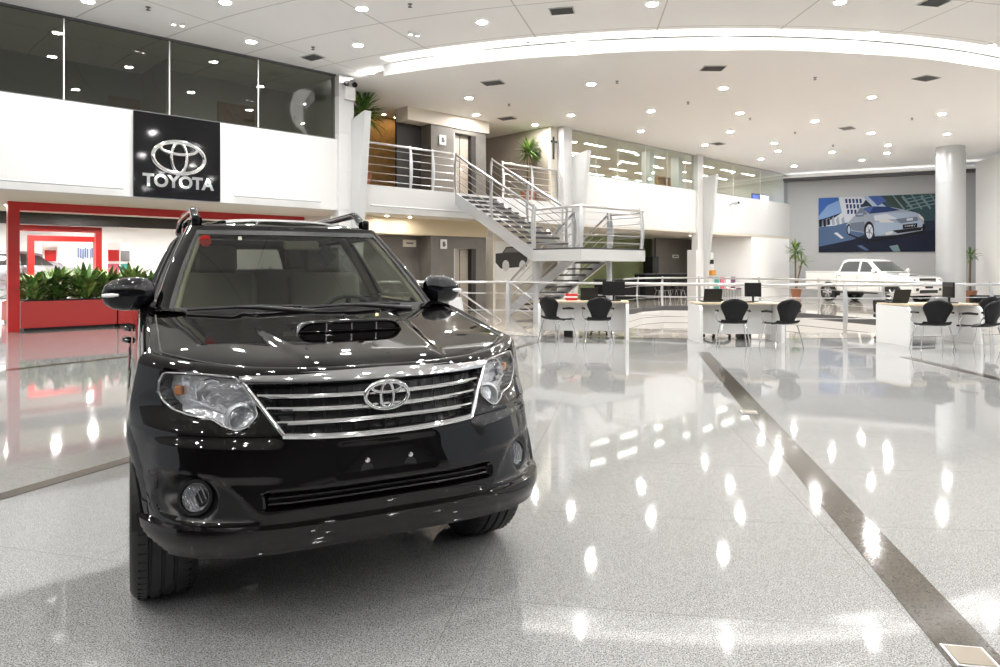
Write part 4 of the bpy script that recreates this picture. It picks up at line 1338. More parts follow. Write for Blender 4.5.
# balcony rails on the slab edge
s0, s1 = 7.95, s_of(455)
railing('balcony_railing', 'steel balcony railing between the white pillar and the stairs', [F(lerp(s0, s1, k / 4), -.08, ZF) for k in range(5)], 'balcony railings', h=1.17, posts=[0, 2, 3])
p_ = St(.02, W1 + .1, ZF)
sr = s_of(502)
railing('balcony_railing', 'steel balcony railing to the right of the stair head', [F(lerp(13.15, 15.8, k / 2), -.08, ZF) for k in range(3)], 'balcony railings', h=1.12)
railing('balcony_railing', 'steel rail at the back of the upper lobby by the palm', [F(lerp(7.4, 9.4, k), -2.3, ZF) for k in range(2)], 'balcony railings', h=1.15, n_mid=3)
# rails around the well
near = [(-3.4, 18.75), (-1.9, 18.7), (.21, 18.56), (1.6, 17.75), (2.75, 16.95), (4.4, 16.15), (6.1, 15.65), (7.6, 15.45), (9.4, 15.55), (11.2, 16.0), (13.2, 16.6)]
railing('well_railing', 'long curved steel railing along the near edge of the floor well', [(x, y, 0) for x, y in near], 'well railings', h=1.06, n_mid=2, posts=[2, 4, 7, 9])
far = [(11.15, 17.6), (10.7, 19.6), (9.95, 21.9), (8.95, 24.2), (7.5, 26.4), (6.2, 26.7), (5.1, 25.8), (4.2, 23.8)]
railing('well_railing', 'curved steel railing along the far edge of the floor well', [(x, y, 0) for x, y in far], 'well railings', h=1.05, n_mid=2, posts=[1, 2, 3, 4, 5, 6])
# rail of the steps going down beside the near railing
t = thing('basement_stair_railing', 'diagonal steel rails of steps going down behind the car mirror', 'railing')
for k in range(4):
    a = Vector((-1.45 - .02 * k, 19.25, 1.02 - .22 * k)); b = Vector((.15 - .02 * k, 19.05, -.1 - .22 * k))
    mb = MB(); mb.tube([a, b], .022 if k == 0 else .012, 8); mb.build('rail', M['steel'], t, 60)
t = thing('basement_stair_railing', 'diagonal steel rails running down left of the first desk', 'railing')
for k in range(4):
    a = Vector((.35, 19.1, 1.0 - .2 * k)); b = Vector((1.5, 18.7, .10 - .12 * k))
    mb = MB(); mb.tube([a, b], .020 if k == 0 else .011, 8); mb.build('rail', M['steel'], t, 60)

# ------------------------------------------------------------------ sales desks and chairs
def desk_frame(x, y, rz): return (x, y, 0), rz
def make_desk(lab, loc, rz, w=1.62):
    """local: x right, y away from the visitors; origin at the middle of the visitor edge"""
    t = thing('sales_desk', lab, 'desk', loc, rz, 'white sales desks')
    mb = MB()
    top = [(-w / 2, .0), (w / 2, .0), (w / 2, .72), (-w / 2, .72)]
    mb.prism(top, .735, .762); mb.build('desktop', M['desk_wood'], t)
    for s in (-1, 1):
        mb = MB(); x = s * (w / 2 - .03)
        prof = [(-.10, 0)] + [(-.10 + .12 - .12 * math.cos(a), .60 + .12 * math.sin(a)) for a in [pi / 2 * k / 8 for k in range(9)]] + [(.74, .72 + .012), (.74, 0)]
        mb.extrude([(x - .03, a, b) for a, b in prof], (.06, 0, 0)); mb.build('side_panel', M['white_gloss'], t, 40)
    mb = MB(); mb.box((0, .40, .43), (w - .12, .025, .60)); mb.build('modesty_panel', M['white_gloss'], t)
    return t
def make_visitor_chair():
    """black shell on chromed legs, facing +y"""
    t = thing('visitor_chair', 'chair', 'chair', (0, 0, 0), 0, 'visitor chairs at the sales desks')
    mb = MB()
    rows_ = []
    for i in range(13):
        f = i / 12; z = .49 + .40 * f; hw = .145 + .10 * sstep(0, .75, f)
        if f > .55: hw *= math.sqrt(max(0.03, 1 - ((f - .55) / .46) ** 2.6))
        rows_.append([(hw * q, -.20 - .10 * f - .05 * (1 - q * q) + .0, z) for q in [k / 8 for k in range(-8, 9)]])
    mb.grid(rows_); mb.build('backrest', M['black'], t, 60, thick=.018)
    mb = MB(); rows_ = []
    for i in range(11):
        f = i / 10; y = lerp(-.24, .24, f); hw = .235 - .03 * abs(f - .5)
        rows_.append([(hw * q, y, .455 + .05 * (max(0, .25 - f) / .25) ** 2 - .02 * (max(0, f - .85) / .15) + .015 * q * q) for q in [k / 8 for k in range(-8, 9)]])
    mb.grid(rows_); mb.build('seat', M['black'], t, 60, thick=.022)
    for s in (-1, 1):
        for (y0, y1) in ((-.19, -.28), (.16, .26)):
            mb = MB(); mb.tube([(.20 * s, y0, .43), (.235 * s, (y0 + y1) / 2, .25), (.27 * s, y1, .0)], .011, 8); mb.build('leg', M['chrome'], t, 60)
        mb = MB(); mb.tube([(.23 * s, .15, .43), (.285 * s, .14, .52), (.285 * s, .05, .655), (.285 * s, .0, .66)], .011, 8); mb.build('arm_post', M['chrome'], t, 60)
        mb = MB(); mb.tube([(.285 * s, .13, .655), (.287 * s, -.02, .672), (.275 * s, -.17, .665)], [.020, .024, .018], 8); mb.build('armrest', M['black'], t, 60)
    mb = MB(); mb.tube([(-.21, -.02, .43), (.21, -.02, .43)], .012, 8); mb.build('cross_bar', M['chrome'], t, 60)
    return t
def make_task_chair():
    t = thing('task_chair', 'chair', 'chair', (0, 0, 0), 0, 'staff chairs behind the sales desks')
    for k in range(5):
        a = 2 * pi * k / 5 + .3
        mb = MB(); mb.tube([(0, 0, .13), (.17 * math.cos(a), .17 * math.sin(a), .11), (.28 * math.cos(a), .28 * math.sin(a), .075)], [.03, .022, .016], 8); lg = mb.build('base_arm', M['black'], t, 60)
        mb = MB(); mb.lathe([(.01, -.02), (.032, -.018), (.032, .018), (.01, .02)], (.28 * math.cos(a), .28 * math.sin(a), .032), 14, axis='X'); mb.build('castor', M['black'], lg, 40)
    mb = MB(); mb.cyl((0, 0, .12), (0, 0, .44), .028); mb.build('gas_column', M['chrome'], t, 40)
    mb = MB(); mb.box((0, 0, .47), (.46, .46, .07), bev=.03); mb.build('seat', M['black'], t, 50)
    mb = MB(); mb.box((0, .25, .66), (.38, .05, .26), rx=-.1, bev=.03); mb.build('backrest', M['black'], t, 50)
    mb = MB(); mb.tube([(0, .15, .45), (0, .27, .47), (0, .275, .6)], .018, 8); mb.build('back_stem', M['black'], t, 60)
    return t
def monitor(lab, loc, rz, w=.44, h=.27, name='monitor', grp='screens on the sales desks'):
    t = thing(name, lab, 'monitor', loc, rz, grp)
    mb = MB(); mb.box((0, 0, .10 + h / 2), (w, .03, h), bev=.008); mb.build('housing', M['black'], t)
    mb = MB(); mb.box((0, .0165, .10 + h / 2), (w - .03, .002, h - .03)); mb.build('screen', M['screen'], t)
    mb = MB(); mb.cyl((0, -.01, .012), (0, -.01, .14), .022); mb.build('neck', M['black'], t, 40)
    mb = MB(); mb.lathe([(.11, 0), (.11, .008), (.03, .016)], (0, 0, 0), 20); mb.build('foot', M['black'], t, 40)
    return t
def laptop(lab, loc, rz):
    t = thing('laptop', lab, 'laptop', loc, rz, 'screens on the sales desks')
    mb = MB(); mb.box((0, .12, .012), (.36, .24, .022), bev=.006); mb.build('base', M['black'], t)
    mb = MB(); mb.box((0, -.045, .145), (.36, .014, .25), rx=.32, bev=.005); mb.build('lid', M['black'], t)
    mb = MB(); mb.box((0, .12, .0245), (.31, .10, .003)); mb.build('keyboard', M['vent'], t)
    return t
def keyboard(lab, loc, rz):
    t = thing('keyboard', lab, 'keyboard', loc, rz)
    mb = MB(); mb.box((0, 0, .010), (.42, .14, .018), bev=.005); mb.build('base', M['black'], t)
    mb = MB(); mb.box((-.02, 0, .021), (.36, .10, .005), bev=.001); mb.build('keys', M['screen'], t)
def tower(lab, loc, rz):
    t = thing('computer_tower', lab, 'computer', loc, rz, 'computers under the sales desks')
    mb = MB(); mb.box((0, 0, .19), (.18, .40, .36), bev=.008); mb.build('case', M['black'], t)
    mb = MB(); mb.box((0, -.203, .19), (.15, .01, .33), bev=.004); mb.build('front_cover', M['satin'], t)
    for y in (-.13, .13):
        mb = MB(); mb.box((0, y, .006), (.15, .03, .012)); mb.build('foot', M['rubber'], t)
D1, A1d = Vector((1.78, 14.15, 0)), math.radians(-8)
D2, A2d = Vector((4.62, 13.45, 0)), math.radians(0)
D3, A3d = Vector((8.28, 13.10, 0)), math.radians(12)
def dl(D, A, x, y, z=0.0):
    return Vector((D.x + x * math.cos(A) - y * math.sin(A), D.y + x * math.sin(A) + y * math.cos(A), z))
make_desk('white desk with pale wood top nearest the staircase, two chairs before it', dl(D1, A1d, -.1, 0), A1d, 1.82)
make_desk('white desk with pale wood top in the middle of the three', D2, A2d)
make_desk('white desk with pale wood top nearest the white pickup', D3, A3d)
ch = make_visitor_chair()
CHR = [(559, 343.5, 'black shell chair turned sideways at the desk nearest the staircase', -.75),
       (600, 344.5, 'black shell chair, right one at the desk nearest the staircase', .06),
       (738, 349, 'black shell chair, left one at the middle desk', -.02),
       (787, 350, 'black shell chair, right one at the middle desk', .42),
       (942, 352, 'black shell chair, left one at the desk nearest the pickup', .12),
       (990, 354, 'black shell chair at the desk nearest the pickup, cut by the picture edge', .75)]
for i, (px, py, lab, rz) in enumerate(CHR):
    p = ground(px, py) + Vector((0, .28, 0))
    o = ch if i == 0 else dup(ch)
    o.location = p; o.rotation_euler = (0, 0, rz - math.atan2(p.x, p.y) * .6); o['label'] = lab
tc = make_task_chair(); 
TC = [(D1, A1d, .22, 1.0, 'black castor chair behind the desk nearest the staircase'), (D2, A2d, -.12, 1.0, 'black castor chair behind the middle desk'), (D3, A3d, -.25, 1.0, 'black castor chair behind the desk nearest the pickup')]
for i, (D, A, x, y, lab) in enumerate(TC):
    o = tc if i == 0 else dup(tc)
    o.location = dl(D, A, x, y); o.rotation_euler = (0, 0, A); o['label'] = lab
p = ground(1003, 350) + Vector((0, 1.5, 0))
o = dup(ch, (p.x + .6, p.y, 0), .2, label='black shell chair farther back at the right picture edge')
Z = .762
laptop('black laptop open on the desk nearest the staircase', dl(D1, A1d, .02, .40, Z), A1d)
monitor('black monitor on the right end of the desk nearest the staircase', dl(D1, A1d, .52, .45, Z), A1d, .46, .30)
keyboard('black keyboard on the desk nearest the staircase', dl(D1, A1d, .45, .22, Z), A1d)
laptop('black laptop open on the left of the middle desk', dl(D2, A2d, -.42, .40, Z), A2d)
monitor('black monitor on the right of the middle desk', dl(D2, A2d, .42, .50, Z), A2d - .15, .32, .28)
keyboard('dark keyboard on the middle desk', dl(D2, A2d, .12, .25, Z), A2d)
laptop('black laptop open on the desk nearest the pickup', dl(D3, A3d, -.52, .45, Z), A3d)
monitor('black monitor seen edge on at the desk nearest the pickup', dl(D3, A3d, .55, .42, Z), A3d + 1.25, .42, .30)
keyboard('dark keyboard on the desk nearest the pickup', dl(D3, A3d, .28, .20, Z), A3d)
tower('black computer tower under the desk nearest the staircase', dl(D1, A1d, -.42, .66), A1d)
tower('black computer tower under the middle desk', dl(D2, A2d, .28, .66), A2d)
tower('black computer tower under the desk nearest the pickup', dl(D3, A3d, -.55, .65), A3d)
# red folders beside the laptop
for k, (c, dz) in enumerate((('red', 0), ('paper', .05), ('red', .09))):
    mb = MB(); mb.box((0, 0, .022), (.24, .31, .044 if k != 1 else .03), bev=.004)
    tag(mb.build('document_folder', M[c], None, None, dl(D1, A1d, -.36, .48, Z + dz)), ['red folder at the bottom of the pile beside the laptop', 'white folder between two red folders beside the laptop', 'red folder on top of the pile beside the laptop'][k], 'folder', 'folders on the first desk')
# ------------------------------------------------------------------ sign board on the parapet
sc_ = (s_of(133) + s_of(219)) / 2
t = thing('wall_sign', 'glossy black square sign with three oval emblem and silver lettering', 'sign', F(sc_, .035, 3.84), FA)
MB().box((0, 0, 0), (1.82, .06, 1.80), bev=.006).build('board', M['black_gloss'], t)
def emblem3(mb, rx, rz, d, r):
    def ov(ax, az, cz, rr):
        mb.tube([(ax * math.cos(a), d, cz + az * math.sin(a)) for a in [2 * pi * k / 48 for k in range(48)]], rr, 8, closed=True)
    ov(rx, rz, 0, r); ov(rx * .30, rz * .95, 0, r * .75); ov(rx * .70, rz * .36, rz * .57, r * .75)
mb = MB(); emblem3(mb, .54, .345, -.045, .052); mb.build('emblem', M['chrome'], t, 60)
o = text_mesh('lettering', 'TOYOTA', .36, M['chrome'], t, .012, 1.50, bold=.014)
o.location = (0, -.045, -.545); o.rotation_euler = (pi / 2, 0, 0)
# thin wall lamp rails along the parapet foot
for k, (a, b, z, lab) in enumerate(((-1.2, s_of(121), 3.08, 'thin grey rail lamp low on the white parapet left of the sign'), (s_of(232), s_of(318), 3.10, 'thin grey rail lamp low on the white parapet right of the sign'),
        (s_of(368), s_of(476), 3.10, 'thin grey rail lamp along the slab edge below the balcony'))):
    t = thing('rail_lamp', lab, 'wall lamp', F((a + b) / 2, .14, z), FA, 'rail lamps along the mezzanine')
    L = b - a
    MB().tube([(-L / 2, 0, 0), (L / 2, 0, 0)], .026, 10).build('tube', M['fin'], t, 60)
    for x in (-L * .3, L * .3): MB().tube([(x, 0, 0), (x, .14, 0)], .012, 6).build('bracket', M['fin'], t, 60)

# ------------------------------------------------------------------ leaves
def blade(mb, base, dirv, length, width, droop, seg=5):
    d = Vector(dirv).normalized(); side = d.cross(Vector((0, 0, 1)))
    if side.length < .05: side = Vector((1, 0, 0))
    side.normalize(); p = Vector(base); L_ = []; R_ = []
    for k in range(seg + 1):
        f = k / seg; w = width * math.sin(pi * (.12 + .88 * f)) * .5 * (1 if f < 1 else 0)
        fold = Vector((0, 0, w * .4))
        L_.append((p - side * w + fold, p.copy(), p + side * w + fold))
        p = p + d * (length / seg); d = (d + Vector((0, 0, -droop / seg))).normalized()
    for a, b in zip(L_, L_[1:]):
        mb.poly([a[0], a[1], b[1], b[0]]); mb.poly([a[1], a[2], b[2], b[1]])
def palm(lab, loc, trunks, pot=True, n=46, L=.62, W=.05, seedv=1, pot_m='pot', group='potted palms'):
    rnd = random.Random(seedv)
    t = thing('potted_palm', lab, 'plant', loc, 0, group)
    z0 = 0
    if pot:
        MB().lathe([(.0, 0), (.20, 0), (.27, .40), (.29, .42), (.26, .43), (.24, .36), (0, .36)], seg=24).build('pot', M[pot_m], t, 40); z0 = .36
    for (x, y, h, k) in trunks:
        pts = [(x * f, y * f + .02 * math.sin(f * 5), z0 + (h - z0) * f) for f in [i / 6 for i in range(7)]]
        MB().tube(pts, [.055, .05, .045, .042, .04, .04, .03], 8).build('trunk', M['trunk'], t, 60)
        for m_, cnt in (('green', int(n * k * .65)), ('green_light', int(n * k * .35))):
            mb = MB()
            for i in range(cnt):
                a = rnd.uniform(0, 2 * pi); e = rnd.uniform(-.45, 1.35)
                blade(mb, (x, y, h - .04 + rnd.uniform(-.12, .1)), (math.cos(a) * math.cos(e), math.sin(a) * math.cos(e), math.sin(e)), L * rnd.uniform(.7, 1.1), W, rnd.uniform(.3, 1.1))
            mb.build('foliage', M[m_], t, fix=False)
    return t
p = F(8.45, -.85); palm('bushy palm on the upper floor beside the white pillar', (p.x, p.y, ZF), [(.0, .0, 2.1, 2.2)], True, 64, .78, .075, 3)
p = F(s_of(528, -.9), -.9); palm('bushy palm on the upper floor by the tan lobby wall', (p.x, p.y, ZF), [(0, 0, 1.8, 2.0)], True, 60, .62, .06, 4)
palm('potted palm with thick trunk at the left end of the grey wall', (14.55, 34.4, 0), [(-.05, 0, 2.25, 1.2), (.32, .1, 1.75, .45)], True, 46, .72, .08, 5)
palm('slender potted palm between the round column and the white wall', (20.75, 30.9, 0), [(0, 0, 1.95, .8)], True, 46, .60, .07, 6)

# red planter box with broad-leaved plants, and the red frames
dF = -2.9; sF0 = s_of(8, dF); sF1 = sF0 + 7.0
t = thing('red_frame', 'tall bright red frame around the planter, nearest of the red frames', 'frame', (0, 0, 0), 0, 'red portal frames')
fbox(MB(), sF0, sF0 + .22, dF - .22, dF, 0, 2.93).build('post', M['red'], t)
fbox(MB(), sF1, sF1 + .22, dF - .22, dF, 0, 2.93).build('post', M['red'], t)
fbox(MB(), sF0 + .22, sF1, dF - .22, dF, 2.74, 2.93).build('top_beam', M['red'], t)
for d2, x0, x1, zt, lab in ((-7.0, 8, 102, 2.62, 'darker red frame standing behind the planter'), (-8.6, 28, 100, 2.40, 'bright red inner frame farthest back behind the plants')):
    t = thing('red_frame', lab, 'frame', (0, 0, 0), 0, 'red portal frames')
    a, b = s_of(x0, d2), s_of(x1, d2)
    fbox(MB(), a, a + .16, d2 - .16, d2, 0, zt).build('post', M['red'], t)
    fbox(MB(), b - .16, b, d2 - .16, d2, 0, zt).build('post', M['red'], t)
    fbox(MB(), a + .16, b - .16, d2 - .16, d2, zt - .16, zt).build('top_beam', M['red'], t)
def planter(lab, s0, s1, d, h, name='planter_box'):
    t = thing(name, lab, 'planter', (0, 0, 0), 0, 'planter boxes')
    fbox(MB(), s0, s1, d - 1.0, d, .06, h, .01).build('box', M['red_dull'], t)
    fbox(MB(), s0 + .05, s1 - .05, d - .95, d - .03, 0, .06).build('plinth', M['black'], t)
    fbox(MB(), s0 + .05, s1 - .05, d - .93, d - .06, h, h + .02).build('soil', M['soil'], t)
sm = s_of(118, dF)
planter('long red planter box inside the nearest red frame', sF0 + .26, sm - .01, dF - .05, .67)
planter('red planter box partly behind the wing mirror', sm + .02, sF1 - .1, dF - .05, .67)
planter('low red planter box farther back inside the red frames', sF0 + .4, sF0 + 3.6, dF - 2.6, .55)
def shrub(loc, h, sd):
    rnd = random.Random(sd)
    t = thing('broadleaf_shrub', 'plant', 'plant', loc, rnd.uniform(0, 6), 'shrubs in the red planters')
    for m_, cnt in (('green', 62), ('green_light', 38)):
        mb = MB()
        for i in range(cnt):
            a = rnd.uniform(0, 2 * pi); e = rnd.uniform(.25, 1.4); r = rnd.uniform(0, .22)
            blade(mb, (r * math.cos(a), r * math.sin(a), rnd.uniform(0, h * .55)), (math.cos(a) * math.cos(e), math.sin(a) * math.cos(e), math.sin(e)), h * rnd.uniform(.4, .75), .12, rnd.uniform(.3, 1.2), 4)
        mb.build('leaves', M[m_], t, fix=False)
    MB().tube([(0, 0, 0), (.01, 0, h * .5)], .012, 6).build('stem', M['trunk'], t, 60)
    return t
sh0 = [shrub((0, 0, -20), .78, k) for k in range(3)]
k = 0
n1 = 12
for j in range(n1):
    s = lerp(sF0 + .55, sF1 - .6, j / (n1 - 1)); p = F(s, dF - .42 - .25 * (j % 2), .67)
    o = sh0[k] if k < 3 else dup(sh0[k % 3])
    o.location = p; o['label'] = f'bushy green plant in the front red planters, {ORD(j)} from the left'; o.rotation_euler = (0, 0, k * 1.7)
    o.scale = (1, 1, .9 + .2 * ((j * 7) % 5) / 5); k += 1
for j in range(7):
    s = lerp(sF0 + .75, sF0 + 3.3, j / 6); p = F(s, dF - 3.05, .55)
    o = dup(sh0[j % 3], p, j * 2.1, f'bushy green plant in the rear red planter, {ORD(j)} from the left')

# things in the far left showroom
def shelf_tower(lab, s, d, cols):
    t = thing('display_tower', lab, 'display', F(s, d, 0), FA, 'display towers behind the red frames')
    MB().box((0, 0, 1.1), (.40, .10, 2.2), bev=.01).build('panel', M['white'], t)
    for i, c in enumerate(cols): MB().box((0, -.06, .55 + .42 * i), (.30, .02, .34)).build('panel_print', M[c], t)
shelf_tower('white display tower with red prints seen through the red frames', s_of(50, -9.4), -9.4, ['red', 'pink', 'red', 'red'])
shelf_tower('white display tower with red prints just left of the wagon roof', s_of(113, -7.6), -7.6, ['red', 'red', 'pink', 'red'])
shelf_tower('white display tower with teal prints behind the wing mirror', s_of(124, -8.2), -8.2, ['teal', 'vent', 'teal', 'vent'])
t = thing('coat_stand', 'tall stand with hanging blue strips behind the rear red frame', 'stand', F(s_of(89, -11.2), -11.2, 0), FA)
MB().cyl((0, 0, 0.03), (0, 0, 2.1), .03).build('pole', M['steel_paint'], t, 40)
MB().lathe([(.25, 0), (.25, .03), (.03, .04)], seg=20).build('foot', M['steel_paint'], t, 40)
mb = MB()
for k in range(10): mb.box((-.32 + .07 * k, 0, 1.95 - .02 * (k % 3)), (.055, .03, .34))
M['blue_strip'] = mat('blue_strip', (.10, .14, .24), .5); mb.build('strips', M['blue_strip'], t)
for k, (s, d) in enumerate(((5.6, -5.6), (6.6, -9.0))):
    t = thing('panel_board', ['white board with dark lines behind the wagon roof', 'beige board at the back behind the wagon roof'][k], 'board', F(s, d, 0), FA)
    MB().box((0, 0, 1.2), (1.5, .06, 1.7), bev=.01).build('sheet', M[['paper', 'cream'][k]], t)
    for x in (-.7, .7): MB().box((x, 0, .5), (.05, .3, 1.0)).build('stand_leg', M['steel_paint'], t)

# ------------------------------------------------------------------ cars built from side outlines
M['car_white'] = mat('white_car_paint', (.80, .79, .77), .22, coat=.6)
M['car_silver'] = mat('silver_car_paint', (.50, .52, .55), .25, .5)
def side_car(name, lab, loc, rz, paint, low, cabin, glassdefs, axles, wr, hw, cab_hw0, cab_hw1, extras=None):
    """low: lower body outline (x, z); cabin: (x, z) outline narrowing upwards"""
    t = thing(name, lab, 'car', loc, rz)
    mb = MB()
    n = len(low); L_ = 9
    secs = []
    for q in range(-L_, L_ + 1):
        f = q / L_; y = hw * math.sin(f * pi / 2); k = 1 - math.cos(f * pi / 2)
        e = max(0, abs(f) - .72) / .28
        secs.append([(x * (1 - .025 * e * e) - .0, y, z + (-.05 * e * e if z > .95 else (.02 * e * e if z < .5 else 0))) for x, z in low])
    mb.grid(secs, close_u=True)
    mb.face([mb.b.verts.new(v) for v in secs[0]]); mb.face([mb.b.verts.new(v) for v in secs[-1]])
    mb.build('body_shell', M[paint], t, 35)
    z0 = min(z for x, z in cabin); z1 = max(z for x, z in cabin)
    def cw(z): return lerp(cab_hw0, cab_hw1, (z - z0) / (z1 - z0))
    mb = MB(); secs = []
    for f in (-1, -.92, -.6, 0, .6, .92, 1):
        secs.append([(x, cw(z) * f, z - (.03 * (abs(f) > .95) if z > z0 + .1 else 0)) for x, z in cabin])
    mb.grid(secs, close_u=True)
    mb.face([mb.b.verts.new(v) for v in secs[0]]); mb.face([mb.b.verts.new(v) for v in secs[-1]])
    mb.build('cabin', M[paint], t, 35)
    for nm, pts in glassdefs:
        if nm in ('windscreen', 'rear_glass'):
            (xa, za), (xb, zb) = pts
            o = Vector((zb - za, 0, xa - xb)).normalized() * .012
            if nm == 'rear_glass': o = -o
            if nm == 'windscreen' and o.x < 0: o = -o
            mb = MB(); mb.poly([Vector((xa, -cw(za) * .90, za)) + o, Vector((xa, cw(za) * .90, za)) + o, Vector((xb, cw(zb) * .88, zb)) + o, Vector((xb, -cw(zb) * .88, zb)) + o])
            mb.build(nm, M['car_glass'], t)
        else:
            for s in (1, -1):
                mb = MB(); mb.poly([(x, (cw(z) + .012) * s, z) for x, z in pts]); mb.build(nm, M['car_glass'], t)
    for ax in axles:
        for s in (1, -1):
            w = MB().lathe([(wr * .62, -.10), (wr * .9, -.11), (wr, -.07), (wr, .07), (wr * .9, .11), (wr * .62, .10)], seg=32, axis='Y', cap=False).build('wheel', M['tyre'], t, 40, (ax, (hw - .11) * s, wr))
            mb = MB(); mb.lathe([(wr * .64, .085 * s), (wr * .60, .06 * s), (wr * .58, -.05 * s)], seg=28, axis='Y', cap=False)
            for k in range(6):
                a = 2 * pi * k / 6; mb.tube([(0, .07 * s, 0), (wr * .6 * math.cos(a), .075 * s, wr * .6 * math.sin(a))], [.05, .035], 6)
            mb.build('alloy_rim', M['alloy'], w, 50)
            MB().lathe([(wr * .6, 0), (0, 0)], (0, .02 * s, 0), 24, axis='Y').build('brake_disc', M['steel_paint'], w)
    return t
M['car_glass'] = mat('dark_car_glass', (.05, .06, .06), .04, spec=.6, coat=1.0)
def arch(cx, r, zc, zb, n=12, back=False):
    pts = []
    a0 = math.asin((zb - zc) / r) if abs(zb - zc) < r else 0
    for k in range(n + 1):
        a = lerp(pi - a0, a0, k / n); pts.append((cx + r * math.cos(a), zc + r * math.sin(a)))
    return pts
low = [(-4.30, .55), (-4.28, .48), (-3.55, .46)] + arch(-3.085, .46, .38, .46) + [(-2.5, .44), (-.6, .44)] + arch(0, .46, .38, .46) + [(.55, .40), (.80, .36), (.88, .46), (.90, .62), (.88, .78), (.85, .95), (.76, 1.05), (.5, 1.10), (-.40, 1.19), (-.62, 1.24), (-2.62, 1.26), (-2.66, 1.24), (-4.28, 1.24), (-4.30, 1.20)]
cabin = [(-.50, 1.20), (-1.18, 1.72), (-1.5, 1.80), (-2.25, 1.80), (-2.45, 1.74), (-2.62, 1.22)]
gd = [('windscreen', ((-.62, 1.29), (-1.14, 1.69))), ('rear_glass', ((-2.60, 1.30), (-2.48, 1.66))),
      ('front_door_glass', [(-.80, 1.27), (-1.20, 1.62), (-1.27, 1.67), (-1.52, 1.70), (-1.52, 1.27)]), ('rear_door_glass', [(-1.62, 1.27), (-1.62, 1.70), (-2.20, 1.70), (-2.40, 1.62), (-2.50, 1.27)])]
truck = side_car('pickup_truck', 'white double cab pickup parked in front of the picture wall', (16.15, 27.75, 0), math.atan2(-.92, .39), 'car_white', low, cabin, gd, (0, -3.085), .385, .89, .80, .62)
def tpart(name, c, size, m, rz=0, bev=.01, ry=0): return MB().box(c, size, rz=rz, ry=ry, bev=bev).build(name, M[m], truck)
# open bed, grille, lamps, bumper intake, scoop, mirrors
tpart('cargo_bed', (-3.47, 0, 1.245), (1.52, 1.50, .02), 'vent', bev=0)
for s in (1, -1):
    tpart('bed_rail', (-3.47, .84 * s, 1.265), (1.62, .07, .05), 'car_white')
    tpart('headlamp', (.76, .66 * s, .93), (.20, .34, .17), 'lens', rz=-.45 * s, bev=.03)
    tpart('headlamp_bowl', (.74, .65 * s, .93), (.17, .30, .14), 'reflector', rz=-.45 * s, bev=.03)
    tpart('fog_lamp', (.875, .64 * s, .60), (.05, .18, .12), 'satin', bev=.02)
    m_ = MB(); m_.ball((-.72, 1.00 * s, 1.31), .12, 14, (.55, .9, .85)); mo = m_.build('door_mirror', M['car_white'], truck, 60)
    MB().tube([(-.74, .80 * s, 1.25), (-.72, .93 * s, 1.28)], .03, 8).build('mirror_arm', M['satin'], mo, 60)
    for x in (-1.45, -2.42): tpart('door_handle', (x, .90 * s, 1.10), (.16, .03, .035), 'chrome')
    for x in (-.55, -1.57, -2.60): tpart('door_gap', (x, .888 * s, .85), (.012, .012, .72), 'rubber', bev=0)
    tpart('side_step', (-1.6, .90 * s, .41), (1.9, .14, .05), 'satin')
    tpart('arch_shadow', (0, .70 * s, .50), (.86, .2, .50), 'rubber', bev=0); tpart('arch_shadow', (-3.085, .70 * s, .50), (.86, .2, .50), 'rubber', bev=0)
for z in (.86, .93, 1.0): tpart('grille_bar', (.875 - (z - .86) * .25, 0, z), (.04, .84, .022), 'chrome')
tpart('grille_panel', (.845, 0, .93), (.05, .88, .20), 'satin')
tpart('bumper_intake', (.885, 0, .52), (.04, 1.0, .12), 'satin'); tpart('number_plate', (.905, 0, .70), (.02, .42, .12), 'satin')
tpart('bonnet_scoop', (.05, 0, 1.165), (.42, .52, .06), 'car_white', ry=.09, bev=.02); tpart('scoop_mouth', (.265, 0, 1.15), (.02, .44, .035), 'rubber', bev=0)
tpart('wiper', (-.52, .1, 1.245), (.03, 1.2, .02), 'rubber', bev=0)
# silver saloon behind the red frames
low2 = [(-3.6, .45), (-3.1, .32)] + arch(-2.7, .37, .31, .32) + [(-2.2, .26), (-.5, .26)] + arch(0, .37, .31, .32) + [(.5, .26), (.82, .30), (.86, .5), (.80, .68), (.5, .80), (-.55, .96), (-3.0, 1.0), (-3.55, .98), (-3.64, .75)]
cab2 = [(-.45, .93), (-1.15, 1.36), (-1.6, 1.45), (-2.3, 1.44), (-2.9, 1.24), (-3.25, .98)]
gd2 = [('windscreen', ((-.58, 1.03), (-1.12, 1.34))), ('rear_glass', ((-3.08, 1.10), (-2.45, 1.40))), ('front_door_glass', [(-.85, 1.01), (-1.22, 1.31), (-1.72, 1.37), (-1.72, 1.01)]), ('rear_door_glass', [(-1.8, 1.01), (-1.8, 1.38), (-2.3, 1.36), (-2.75, 1.20), (-2.8, 1.01)])]
pc = F(s_of(76, -10.1), -10.1, .5)
MB().box((-1.4, 0, .25), (5.4, 1.95, .5), bev=.02).build('display_podium', M['white'], None, None, pc - Vector((0, 0, .5)))
C.objects[-1].rotation_euler = (0, 0, FA + .1); tag(C.objects[-1], 'low white podium carrying the silver saloon behind the plants', 'podium')
silver = side_car('saloon_car', 'silver saloon seen through the red frames behind the plants', pc, FA + .1, 'car_silver', low2, cab2, gd2, (0, -2.7), .31, .86, .74, .56)
for s in (1, -1): MB().box((.74, .6 * s, .62), (.2, .35, .13), rz=-.5 * s, bev=.03).build('headlamp', M['lens'], silver)

